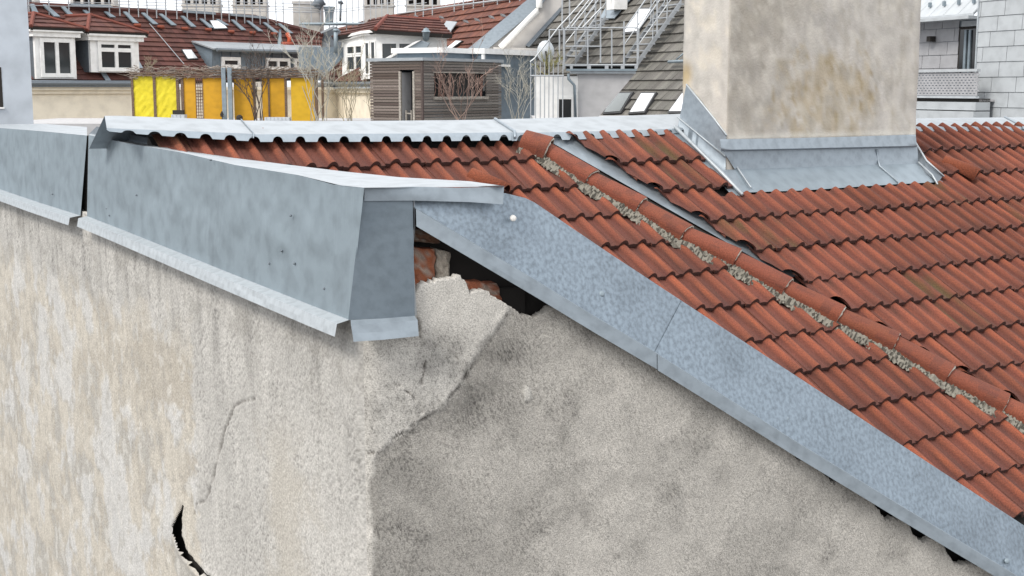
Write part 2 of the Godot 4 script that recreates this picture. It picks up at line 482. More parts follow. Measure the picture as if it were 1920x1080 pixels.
func wall_grid(which: int, s0: float, s1: float, ns: int, nr: int, ybot: float) -> ArrayMesh:
	var vs := PackedVector3Array()
	var cs := PackedColorArray()
	var ix := PackedInt32Array()
	var gaps := PackedByteArray()
	for i in ns + 1:
		var s := lerpf(s0, s1, float(i) / ns)
		var top := line_at(TOP2, s) if which == 2 else lerpf(-0.985, -0.80, clampf((-s - 5.2) / 6.5, 0, 1))
		if which == 2:
			top += nc.get_noise_1d(s * 4.0) * 0.016 + nc.get_noise_1d(s * 11.0) * 0.008
		for j in nr + 2:
			var y := lerpf(ybot, top, float(mini(j, nr)) / nr)
			var away: float
			if which == 2:
				paint2(s, y)
				away = s
			else:
				paint1(s, y)
				away = -5.191 - s
			var n := N2 if which == 2 else V(-1, 0, 0)
			var k := clampf(away / 0.09, 0, 1)
			var dn := BIS.lerp(n, k).normalized()
			var h := w_h * k - 0.028 * pow(1.0 - k, 2.0) - (0.06 if j > nr else 0.0)
			var p := (CORNER + D2 * s) if which == 2 else V(CORNER.x, 0, s)
			p.y = y
			vs.append(p + dn * h)
			cs.append(w_col)
			gaps.append(1 if w_open else 0)
	var w := nr + 2
	for i in ns:
		for j in nr + 1:
			var a := i * w + j
			if gaps[a] + gaps[a + 1] + gaps[a + w] + gaps[a + w + 1] > 2:
				continue
			ix.append_array([a, a + 1, a + w, a + 1, a + w + 1, a + w] if which == 2 else [a, a + w, a + 1, a + 1, a + w, a + w + 1])
	var arr := []
	arr.resize(Mesh.ARRAY_MAX)
	arr[Mesh.ARRAY_VERTEX] = vs
	arr[Mesh.ARRAY_COLOR] = cs
	arr[Mesh.ARRAY_INDEX] = ix
	var st := SurfaceTool.new()
	st.create_from_arrays(arr)
	st.generate_normals()
	return st.commit()

# a broken brick or mortar lump: its front face from a polygon's first, second, third and last corner
func rough_block(st: SurfaceTool, b: Array, col: Color) -> void:
	var g := []
	var cg := []
	var m := 10
	for i in m + 1:
		var row := []
		var cr := []
		for j in m + 1:
			var fu := float(i) / m
			var fv := float(j) / m
			var p: Vector3 = b[0].lerp(b[1], fu).lerp(b[b.size() - 1].lerp(b[b.size() - 2], fu), fv)
			var rim := minf(minf(fu, 1 - fu), minf(fv, 1 - fv))
			p += N2 * (0.012 * nc.get_noise_3d(p.x * 1.5, p.y * 1.5, p.z) + 0.006 * nd.get_noise_3d(p.x, p.y, p.z) - 0.014 * (1.0 - smoothstep(0.0, 0.14, rim)))
			p += (D2 * nc.get_noise_2d(p.y * 2, p.x) + V(0, 1, 0) * nc.get_noise_2d(p.x * 2 + 9, p.y)) * 0.008
			var k := smoothstep(0.02, 0.30, nc.get_noise_3d(p.x * 1.3 + 5, p.y * 1.3, p.z) + 0.4 * nd.get_noise_3d(p.x, p.y, p.z))
			row.append(p)
			cr.append(col.lerp(Color(0.46, 0.42, 0.36), 0.75 * k) * (0.85 + 0.3 * nd.get_noise_3d(p.x * 0.7, p.y * 0.7, p.z)))
		g.append(row)
		cg.append(cr)
	for i in m:
		for j in m:
			tri3(st, g[i][j], g[i + 1][j], g[i + 1][j + 1], cg[i][j], cg[i + 1][j], cg[i + 1][j + 1])
			tri3(st, g[i][j], g[i + 1][j + 1], g[i][j + 1], cg[i][j], cg[i + 1][j + 1], cg[i][j + 1])
	for i in m:
		for e in [[g[i][0], g[i + 1][0]], [g[i + 1][m], g[i][m]], [g[0][i + 1], g[0][i]], [g[m][i], g[m][i + 1]]]:
			quad(st, e[0], e[0] - N2 * 0.11, e[1] - N2 * 0.11, e[1], col * 0.9)

func our_wall() -> void:
	var t := thing("house_wall", "old cracked grey plaster wall under the zinc coping, its corner missing some plaster", "wall", V(2.58, -16, -5.191), 0, "", true)
	for k in [1, 2]:
		var o := MeshInstance3D.new()
		o.mesh = wall_grid(1, -5.191, -15.5, 700, 340, -5.6) if k == 1 else wall_grid(2, 0.0, 4.8, 740, 330, -3.9)
		put_mesh("plaster", o, MT.plasterside if k == 1 else MT.plaster, t)
	var low := ST()
	pbox(low, V(2.585, -16, -15.5), V(0.3, 0, 0), V(0, 10.6, 0), V(0, 0, 10.2), Color(0.5, 0.48, 0.44))
	var c := CORNER + N2 * -0.33
	pbox(low, c + V(0.03, -16, 0) + D2 * 0.15, D2 * 6.0, V(0, 12.3, 0), N2 * 0.32, Color(0.4, 0.385, 0.36))
	put("lower_wall", low, MT.plaster, t)
	# masonry seen through the gap under the verge sheet
	var bk := [[V(2.761, -0.703, -5.202), V(2.948, -0.716, -5.16), V(2.939, -0.902, -5.162), V(2.758, -0.897, -5.202), Color(0.42, 0.135, 0.062)], [V(2.954, -0.716, -5.16), V(3.018, -0.734, -5.146), V(3.007, -0.893, -5.149), V(2.945, -0.902, -5.162), Color(0.42, 0.37, 0.31)], [V(2.819, -0.61, -5.209), V(2.994, -0.652, -5.17), V(2.979, -0.695, -5.173), V(2.819, -0.674, -5.209), Color(0.20, 0.10, 0.06)], [V(3.068, -0.868, -5.138), V(3.241, -0.887, -5.099), V(3.277, -0.938, -5.091), V(3.269, -1.007, -5.093), V(3.067, -0.995, -5.138), Color(0.40, 0.13, 0.065)]]
	for b in bk:
		var st := ST()
		var col: Color = b.pop_back()
		rough_block(st, b, col)
		put("brick", st, MT.brick, t)
	var core := ST()
	pbox(core, CORNER + N2 * -0.32 + V(0, -3.2, 0) + D2 * 0.2, D2 * 0.62, V(0, 2.28, 0), N2 * 0.20)
	pbox(core, V(2.66, -3.8, -14.5), V(0.45, 0, 0), V(0, 3.25, 0), V(0, 0, 9.2))
	put("wall_core", core, MT.dark, t)
	var bb := ST()
	var tp := [V(2.899, -0.492, -5.273), V(3.424, -0.515, -5.156), V(3.471, -0.539, -5.145), V(4.249, -1.063, -4.971), V(6.369, -2.456, -4.497), V(6.923, -2.821, -4.374)]
	for i in tp.size() - 1:
		slab(bb, [tp[i], tp[i + 1], tp[i + 1] + V(0, -1.3, 0), tp[i] + V(0, -1.3, 0)], N2 * -0.03)
	put("backing_board", bb, MT.dark, t)

# ---------------------------------------------------------------- zinc work round the wall
func zinc_work() -> void:
	# the long coping panel nearest the corner
	var t := thing("metal_coping", "long zinc coping panel with streaked front ending at the wall corner", "coping", V(2.58, -1.05, -5.19), 0, "zinc coping panels", true)
	var top := [V(2.56, -0.316, -9.232), V(2.565, -0.345, -8.374), V(2.57, -0.361, -7.438), V(2.57, -0.394, -6.591), V(2.57, -0.403, -5.8), V(2.57, -0.425, -5.414), V(2.58, -0.422, -5.13)]
	var fold := [V(2.545, -0.876, -9.311), V(2.545, -0.901, -8.476), V(2.545, -0.932, -7.558), V(2.545, -0.962, -6.696), V(2.54, -0.985, -5.909), V(2.54, -0.997, -5.529), V(2.535, -1.003, -5.206)]
	var st := ST(0)
	sheet(st, top, fold, 26, 0.022, 0.30, 3.0, 64)
	put("front_sheet", st, MT.zincdull, t)
	var out := []
	var lip := []
	for p in fold:
		out.append(p + V(-0.06, -0.012, 0))
		lip.append(p + V(-0.072, -0.068, 0))
	st = ST()
	sheet(st, fold, out, 2, 0.0, 0.1, 5.0, 12)
	sheet(st, out, lip, 2, 0.006, 0.2, 6.0, 12)
	put("drip_edge", st, MT.zincpale, t)
	var inner := [V(2.63, -0.295, -9.349), V(2.74, -0.339, -8.826), V(2.88, -0.384, -8.333), V(3, -0.418, -7.778), V(3.13, -0.439, -7.061), V(3.18, -0.447, -6.537), V(3.18, -0.443, -5.936), V(3.18, -0.424, -5.248), V(3.18, -0.428, -4.945)]
	var outer := [V(2.56, -0.316, -9.232), V(2.565, -0.345, -8.374), V(2.57, -0.361, -7.438), V(2.57, -0.394, -6.591), V(2.57, -0.403, -5.8), V(2.57, -0.425, -5.333), V(2.58, -0.422, -5.13), V(2.879, -0.431, -5.119), V(3.232, -0.438, -5.04)]
	st = ST(0)
	sheet(st, inner, outer, 6, 0.012, 0.06, 8.0, 8)
	put("top_sheet", st, MT.zinclight, t)
	st = ST()
	var dn := []
	var inn := inner.slice(0, 7)
	for p in inn:
		dn.append(p + V(0.01, -0.5, 0))
	sheet(st, inn, dn, 1)
	put("inner_upstand", st, MT.zincdull, t)
	st = ST(0)
	sheet(st, [V(2.603, -0.426, -5.175), V(2.804, -0.426, -5.127), V(3.021, -0.437, -5.082), V(3.228, -0.438, -5.033)], [V(2.601, -0.483, -5.174), V(2.806, -0.487, -5.122), V(3.064, -0.501, -5.062), V(3.213, -0.515, -5.018)], 4, 0.008, 0.15, 11.0, 6)
	put("end_apron", st, MT.zinc, t)
	for q in [V(2.55, -0.786, -10.239), V(2.55, -0.789, -8.849), V(2.545, -0.829, -8.778), V(2.55, -0.657, -8.196), V(2.545, -0.854, -6.108), V(2.545, -0.821, -5.804), V(2.545, -0.775, -5.952), V(2.545, -0.899, -5.478), V(2.55, -0.381, -6.884), V(2.55, -0.597, -5.846)]:
		var s := SphereMesh.new()
		s.radius = 0.008
		s.height = 0.012
		s.radial_segments = 8
		s.rings = 4
		var o := MeshInstance3D.new()
		o.mesh = s
		put_mesh("nail_head", o, MT.zincdark, t)
		o.position += q
	# the flap folded up at the joint
	st = ST(0)
	slab(st, [V(2.58, -0.315, -9.304), V(2.6, -0.258, -9.173), V(2.68, -0.304, -8.496), V(2.78, -0.349, -8.061), V(2.78, -0.37, -8.034), V(2.62, -0.341, -8.442)], V(0.004, -0.002, 0))
	put("folded_flap", st, MT.zincdark, t)
	# farther panel
	t = thing("metal_coping", "farther zinc coping panel at the left edge beyond the open joint", "coping", V(2.58, -0.95, -9.4), 0, "zinc coping panels", true)
	var top2 := [V(2.59, -0.357, -17.36), V(2.59, -0.342, -13.367), V(2.59, -0.339, -12.039), V(2.59, -0.328, -10.591), V(2.59, -0.325, -9.38)]
	var fold2 := [V(2.56, -0.808, -17.745), V(2.56, -0.844, -13.41), V(2.56, -0.863, -12.032), V(2.56, -0.882, -10.682), V(2.56, -0.89, -9.529)]
	st = ST(0)
	sheet(st, top2, fold2, 16, 0.02, 0.30, 21.0, 70)
	put("front_sheet", st, MT.zincdull, t)
	out = []
	lip = []
	for p in fold2:
		out.append(p + V(-0.075, -0.012, 0))
		lip.append(p + V(-0.088, -0.065, 0))
	st = ST()
	sheet(st, fold2, out, 2, 0.0, 0.1, 5.0, 8)
	sheet(st, out, lip, 2, 0.005, 0.2, 6.0, 8)
	put("drip_edge", st, MT.zincpale, t)
	st = ST(0)
	var inn2 := [V(3.08, -0.38, -20.626), V(3.08, -0.365, -15.884), V(3.08, -0.365, -14.307), V(3.08, -0.322, -12.581), V(3.03, -0.311, -10.962)]
	sheet(st, inn2, top2, 4, 0.01, 0.06, 9.0, 8)
	put("top_sheet", st, MT.zinclight, t)
	st = ST()
	var lap := ST(0)
	slab(lap, [V(2.6, -0.327, -9.456), V(2.6, -0.331, -9.326), V(2.6, -0.893, -9.445), V(2.6, -0.907, -9.72)], V(0.03, 0, 0))
	put("joint_strip", lap, MT.dark, t)
	# sheet closing the end of the coping
	t = thing("corner_sheet", "dark zinc sheet flaring down to a drip edge at the wall corner", "flashing", V(2.659, -1.098, -5.122), 0, "", true)
	st = ST(0)
	sheet(st, [V(2.595, -0.472, -5.183), V(2.713, -0.473, -5.155), V(2.815, -0.476, -5.13)], [V(2.505, -0.993, -5.156), V(2.649, -0.995, -5.119), V(2.798, -0.993, -5.091)], 14, 0.006, 0.10, 31.0, 8)
	put("sheet", st, MT.zincdeep, t)
	st = ST()
	sheet(st, [V(2.515, -0.994, -5.154), V(2.649, -0.995, -5.119), V(2.798, -0.993, -5.091)], [V(2.501, -1.011, -5.121), V(2.644, -1.013, -5.089), V(2.792, -1.006, -5.056)], 1, 0, 0.1, 3.0, 4)
	sheet(st, [V(2.501, -1.011, -5.121), V(2.644, -1.013, -5.089), V(2.792, -1.006, -5.056)], [V(2.504, -1.081, -5.105), V(2.636, -1.081, -5.076), V(2.789, -1.075, -5.042)], 2, 0.004, 0.1, 3.0, 4)
	put("drip_edge", st, MT.zinc, t)
	st = ST()
	var tw := [V(2.818, -0.483, -5.129), V(2.817, -0.602, -5.125), V(2.8, -0.719, -5.121), V(2.803, -0.836, -5.11), V(2.8, -0.993, -5.09)]
	var tb := []
	for p in tw:
		tb.append(p + N2 * -0.012 + D2 * 0.010)
	sheet(st, tw, tb, 1)
	put("torn_edge", st, MT.zinclight, t)
	# verge flashing
	t = thing("verge_flashing", "long mottled zinc verge flashing sloping down along the tiles", "flashing", V(3.983, -1.317, -4.826), 0, "", true)
	var a0 := [V(2.829, -0.478, -5.155), V(3.042, -0.476, -5.118), V(3.269, -0.472, -5.088), V(3.383, -0.499, -5.093), V(3.441, -0.524, -5.101), V(3.805, -0.771, -5.019), V(4.218, -1.043, -4.927)]
	var b0 := [V(2.824, -0.517, -5.136), V(2.966, -0.61, -5.084), V(3.106, -0.7, -5.042), V(3.205, -0.762, -5.02), V(3.356, -0.857, -4.986), V(3.642, -1.04, -4.922), V(3.977, -1.248, -4.848)]
	var a1 := [V(4.188, -1.025, -4.928), V(4.669, -1.341, -4.82), V(5.178, -1.675, -4.706), V(5.722, -2.033, -4.585), V(6.306, -2.417, -4.454), V(6.854, -2.777, -4.332)]
	var b1 := [V(3.959, -1.241, -4.846), V(4.321, -1.478, -4.765), V(4.708, -1.734, -4.678), V(5.338, -2.138, -4.537), V(6.041, -2.583, -4.38), V(6.605, -2.947, -4.254)]
	for k in 2:
		var a: Array = a0 if k == 0 else a1
		var b: Array = b0 if k == 0 else b1
		st = ST(0)
		sheet(st, a, b, 12, 0.012, -0.22, 41.0 + k * 7, 14)
		var m := put("flashing_sheet", st, MT.spangle, t)
		ofs[m] = Vector3.ZERO
		st = ST(0)
		var back := []
		for p in a:
			back.append(p + N2 * -0.02 + V(0, -0.012, 0))
		sheet(st, a, back, 1)
		put("folded_rim", st, MT.zinc, m)
		st = ST()
		var o1 := []
		var o2 := []
		var o3 := []
		for i in b.size():
			o1.append(b[i] + N2 * 0.03 + V(0, -0.006, 0))
			o2.append(b[i] + N2 * 0.036 + V(0, -0.082, 0))
			o3.append(b[i] + N2 * 0.015 + V(0, -0.078, 0))
		sheet(st, b, o1, 1, 0, 0.05, 2.0, 10)
		sheet(st, o1, o2, 3, 0.004, 0.12, 4.0 + k, 10)
		sheet(st, o2, o3, 1)
		put("drip_edge", st, MT.zinc, m)
	for q in [V(3.278, -0.582, -5.035), V(3.722, -0.955, -4.956), V(4.709, -1.642, -4.72), V(6.07, -2.555, -4.38)]:
		var s := SphereMesh.new()
		s.radius = 0.016
		s.height = 0.018
		s.radial_segments = 12
		s.rings = 6
		var o := MeshInstance3D.new()
		o.mesh = s
		put_mesh("rivet", o, MT.mortar if q.y > -0.7 else MT.zincdull, t)
		o.position += q
		o.rotation = V(1.1, -0.2, 0)

# ---------------------------------------------------------------- tiles
func rp(a: float, b: float, h: float, off: float) -> Vector3:
	return R0 + V(a, 0, 0) + UPS * b + NRM * (off + h)

func roll(u: float, p: float) -> float:
	var x := fposmod(u, p) - p * 0.5
	var w := 0.040
	if absf(x) < w:
		return 0.040 * pow(cos(PI * 0.5 * x / w), 0.7)
	return 0.004 * (absf(x) - w) / (p * 0.5 - w)

func tile_tris(p: float, length: float, variant: int, warm: float) -> Array:
	var us := []
	for k in 2:
		for q in [-0.5, -0.40, -0.265, -0.235, -0.17, -0.09, 0.0, 0.09, 0.17, 0.235, 0.265, 0.40]:
			us.append((k + 0.5 + q) * p)
	us.append(2 * p)
	var vs := [0.0, 0.35, 0.7, 1.0]
	var g := []
	var cg := []
	for i in us.size():
		var col := []
		var cc := []
		for v in vs:
			var u: float = us[i]
			var r := roll(u, p)
			var x := minf(u, 2 * p - 0.003)
			var sag := 0.0015 * sin(variant * 2.1 + v * 4.0 + u * 9.0)
			col.append(V(x, r + 0.036 * (1.0 - v) + sag, -v * length))
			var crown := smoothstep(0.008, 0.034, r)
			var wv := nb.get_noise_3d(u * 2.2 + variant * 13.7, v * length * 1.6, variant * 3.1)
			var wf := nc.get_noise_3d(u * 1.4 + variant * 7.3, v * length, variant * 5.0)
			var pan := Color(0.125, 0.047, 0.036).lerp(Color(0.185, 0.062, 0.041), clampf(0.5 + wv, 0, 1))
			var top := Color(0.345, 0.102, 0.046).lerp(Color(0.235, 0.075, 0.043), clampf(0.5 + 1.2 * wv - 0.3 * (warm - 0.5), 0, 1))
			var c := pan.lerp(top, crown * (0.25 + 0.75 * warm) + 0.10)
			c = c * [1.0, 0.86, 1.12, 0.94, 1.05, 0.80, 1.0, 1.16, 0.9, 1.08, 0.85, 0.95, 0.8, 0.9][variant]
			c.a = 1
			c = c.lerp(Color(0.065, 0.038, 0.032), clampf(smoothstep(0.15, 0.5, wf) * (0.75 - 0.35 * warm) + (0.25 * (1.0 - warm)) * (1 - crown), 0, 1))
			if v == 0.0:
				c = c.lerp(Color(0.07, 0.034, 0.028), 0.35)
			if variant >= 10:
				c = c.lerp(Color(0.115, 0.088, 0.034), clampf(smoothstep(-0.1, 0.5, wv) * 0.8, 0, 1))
			cc.append(c)
		g.append(col)
		cg.append(cc)
	var out := []                                     # [a, b, c, ca, cb, cc, smooth]
	for i in us.size() - 1:
		for j in 3:
			out.append([g[i][j], g[i][j + 1], g[i + 1][j + 1], cg[i][j], cg[i][j + 1], cg[i + 1][j + 1], true])
			out.append([g[i][j], g[i + 1][j + 1], g[i + 1][j], cg[i][j], cg[i + 1][j + 1], cg[i + 1][j], true])
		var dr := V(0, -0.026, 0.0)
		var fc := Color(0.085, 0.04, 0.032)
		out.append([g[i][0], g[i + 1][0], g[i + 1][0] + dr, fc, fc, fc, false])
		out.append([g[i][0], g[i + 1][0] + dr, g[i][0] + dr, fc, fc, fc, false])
	for i in [0, us.size() - 1]:
		for j in 3:
			var dr := V(0, -0.018, 0)
			var fc := Color(0.2, 0.075, 0.05)
			out.append([g[i][j], g[i][j + 1], g[i][j + 1] + dr, fc, fc, fc, false])
			out.append([g[i][j], g[i][j + 1] + dr, g[i][j] + dr, fc, fc, fc, false])
	return out

func tile_mesh(tris: Array) -> ArrayMesh:
	var st := ST(0)
	for q in tris:
		st.set_smooth_group(0 if q[6] else -1)
		tri3(st, q[0], q[1], q[2], q[3], q[4], q[5])
	st.generate_normals()
	return st.commit()

# keep what lies on the positive side of a plane given in the tile's own axes
func clip(tris: Array, n: Vector3, d: float) -> Array:
	var out := []
	for q in tris:
		var p := []
		for i in 3:
			var a: Vector3 = q[i]
			var b: Vector3 = q[(i + 1) % 3]
			var da := n.dot(a) - d
			var db := n.dot(b) - d
			if da >= 0:
				p.append([a, q[3 + i]])
			if (da >= 0) != (db >= 0):
				var f := da / (da - db)
				p.append([a.lerp(b, f), q[3 + i].lerp(q[3 + (i + 1) % 3], f)])
		for i in range(1, p.size() - 1):
			out.append([p[0][0], p[i][0], p[i + 1][0], p[0][1], p[i][1], p[i + 1][1], q[6]])
	return out

func lay_tiles(t: Node3D, off: float, a0: float, p: float, rows: Array, amax: Array, planes: Array, warm: float, sd: int, skip: Callable) -> void:
	var variants := []
	var meshes := []
	for k in 14:
		variants.append(tile_tris(p, 0.42, k, warm))
		meshes.append(tile_mesh(variants[k]))
	rng.seed = sd
	var basis := Basis(V(1, 0, 0), NRM, -UPS)
	for r in rows.size():
		var j := -4
		while true:
			var a := a0 - p * 0.5 + 2 * p * j
			j += 1
			if a > amax[r]:
				break
			var how: int = skip.call(r, a)           # 0 lay, 1 leave out, 2 mossy, 3 cut short at the top
			if how == 1:
				continue
			var k := rng.randi_range(0, 9)
			if how == 2 or rng.randf() < 0.06:
				k = rng.randi_range(10, 13)
			var tr := Transform3D(basis.rotated(NRM, rng.randf_range(-0.012, 0.012)), rp(a, rows[r] + rng.randf_range(-0.009, 0.009), rng.randf_range(-0.002, 0.006), off))
			if r == 0 and a < -1.9:
				tr.basis.z *= 1.2
			var cut := false
			var tris: Array = variants[k]
			var gone := false
			if how == 3:
				tris = clip(tris, V(0, 0, 1), -0.300)
				cut = true
			var pls := planes.duplicate()
			if r == 0 and warm > 0.7:
				pls.append([V(0, 0, 1), lerpf(-7.955, -8.07, smoothstep(-2.0, -3.2, a))])
			if how == 4:
				pls.append([V(-1, 0, 0), -6.645])
			if how == 5:
				pls.append([V(1, 0, 0), 8.868])
			for pl in pls:
				var ln: Vector3 = tr.basis.inverse() * pl[0]
				var ld: float = pl[1] - pl[0].dot(tr.origin)
				var lo := 1e9
				var hi := -1e9
				for x in [0.0, 2 * p]:
					for z in [0.0, -0.42]:
						for y in [0.0, 0.066]:
							var v := ln.dot(V(x, y, z)) - ld
							lo = minf(lo, v)
							hi = maxf(hi, v)
				if hi <= 0.01:
					gone = true
				elif lo < 0:
					tris = clip(tris, ln, ld)
					cut = true
			if gone or tris.is_empty():
				continue
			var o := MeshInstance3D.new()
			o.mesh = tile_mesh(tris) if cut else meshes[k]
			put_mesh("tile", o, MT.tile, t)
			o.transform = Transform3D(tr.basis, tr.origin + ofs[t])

const PL := 0.1524
const PR := 0.151
var ROWL := [-0.215, -0.562, -0.900, -1.236, -1.580, -1.935, -2.258, -2.590, -2.945, -3.280, -3.615, -3.955]
var ROWR := [-0.400, -0.753, -1.140, -1.497, -1.855, -2.190, -2.530, -2.880, -3.235, -3.590, -3.94, -4.295, -4.65]
var HIPA := [V(5.239, -0.313, -7.889), V(5.365, -0.383, -7.773), V(5.519, -0.574, -7.455), V(5.716, -0.754, -7.154), V(5.877, -0.929, -6.864), V(6.103, -1.084, -6.606), V(6.29, -1.259, -6.315), V(6.499, -1.428, -6.034), V(6.726, -1.589, -5.765), V(6.904, -1.768, -5.466), V(7.112, -1.933, -5.193), V(7.295, -2.092, -4.928), V(7.473, -2.247, -4.67)]

func tiled_roofs() -> void:
	# planes: plan normal and distance
	var w2back := -N2
	var w2d := -N2.dot(CORNER) + 0.19
	var h0: Vector3 = HIPA[1]
	var h1: Vector3 = HIPA[10]
	var hd := (h1 - h0)
	hd.y = 0
	hd = hd.normalized()
	var hn := V(hd.z, 0, -hd.x)                        # towards the right-hand roof
	var t := thing("tiled_roof", "nearer strip of orange pantile roof between the verge flashing and the ridge tiles", "roof", V(4.5, -2.6, -4.5), 0, "", true)
	lay_tiles(t, -0.08, -3.436 + PL * 0.0, PL, ROWL, [9, 9, 9, 9, 9, 9, 9, 9, 9, 9, 9, 9], [[w2back, w2d], [V(1, 0, 0), 2.64], [-hn, -hn.dot(h0) - 0.02]], 0.85, 11, func(_r, _a): return 0)
	# the rows above the first ends under the ridge capping
	var st := ST()
	slab(st, [rp(-3.40, 0.3, -0.02, -0.10), rp(-0.75, 0.2, -0.02, -0.10), rp(1.6, -4.0, -0.02, -0.10), rp(0.17, -4.0, -0.02, -0.10), rp(-3.40, -3.06, -0.02, -0.10)], NRM * -0.05)
	put("roof_deck", st, MT.dark, t)
	_hood(t, V(4.619, -0.57, -7.617), 0.28)
	t = thing("tiled_roof", "larger brown-red pantile roof running past the chimney to the right", "roof", V(7.5, -1.8, -5.5), 0, "", true)
	var skip := func(r, a):
		if r <= 1 and a + 0.302 > 0.585 and a < 2.81:
			return 4 if a < 0.585 else (5 if a + 0.302 > 2.81 else 1)
		if r == 2 and a > 0.40 and a < 2.80:
			return 3
		if (r <= 1 and a < 1.0 and a > 0.1) or (r == 2 and a < 1.3 and a > 0.3 and int(a * 10) % 2 == 0) or (r == 3 and a < 0.7 and int(a * 7) % 2 == 0):
			return 2
		return 0
	var cd := rp(0.23, -1.55, 0, 0) - rp(-0.44, 0, 0, 0)
	var cn := V(cd.z, 0, -cd.x).normalized()
	lay_tiles(t, 0.0, -0.405, PR, ROWR, [6.1, 6.1, 5.8, 5.5, 5.1, 4.7, 4.3, 3.9, 3.6, 3.2, 2.9, 2.6, 2.4], [[hn, hn.dot(h0) + 0.055], [cn, cn.dot(rp(-0.44, 0, 0, 0))]], 0.70, 23, skip)
	st = ST()
	slab(st, [rp(-0.8, 0.02, 0, -0.03), rp(6.6, 0.02, 0, -0.03), rp(2.9, -4.6, 0, -0.03), rp(1.9, -4.6, 0, -0.03)], NRM * -0.04)
	put("roof_deck", st, MT.dark, t)
	_hood(t, V(9.134, -0.601, -7.429), 0.30)
	# zinc sheet under the cut tiles beside the ridge tiles
	st = ST(0)
	sheet(st, [rp(-0.62, 0.02, 0.01, -0.02), rp(0.35, -1.75, 0.01, -0.02)], [rp(-0.33, 0.02, 0.0, -0.01), rp(0.50, -1.75, 0.0, -0.01)], 3, 0.004, 0.05, 3.0, 20)
	tag(put("valley_sheet", st, MT.zinc), "pale zinc strip showing between the ridge tiles and the cut roof tiles", "flashing")
	_ridge_tiles()

func _hood(t: Node3D, at: Vector3, length: float) -> void:
	var st := ST(0)
	var ax := (-UPS * 0.86 + V(0.45, 0, 0)).normalized()
	var side := ax.cross(NRM).normalized()
	var n := 10
	for k in n:
		for e in 2:
			var a0 := PI * k / n
			var a1 := PI * (k + 1) / n
			var r0 := 0.045 - 0.012 * e
			var r1 := 0.078 - 0.012 * e
			var p := func(an: float, r: float, l: float) -> Vector3: return at + ax * l + side * cos(an) * r + NRM * (sin(an) * r * 1.15)
			quad(st, p.call(a0, r0, 0), p.call(a1, r0, 0), p.call(a1, r1, length), p.call(a0, r1, length), Color(0.27, 0.08, 0.038) if e == 0 else Color(0.12, 0.05, 0.04))
		var q := func(an: float, r: float) -> Vector3: return at + ax * length + side * cos(an) * r + NRM * (sin(an) * r * 1.15)
		quad(st, q.call(PI * k / n, 0.078), q.call(PI * (k + 1) / n, 0.078), q.call(PI * (k + 1) / n, 0.066), q.call(PI * k / n, 0.066), Color(0.3, 0.1, 0.05))
	put("vent_hood", st, MT.tile, t)

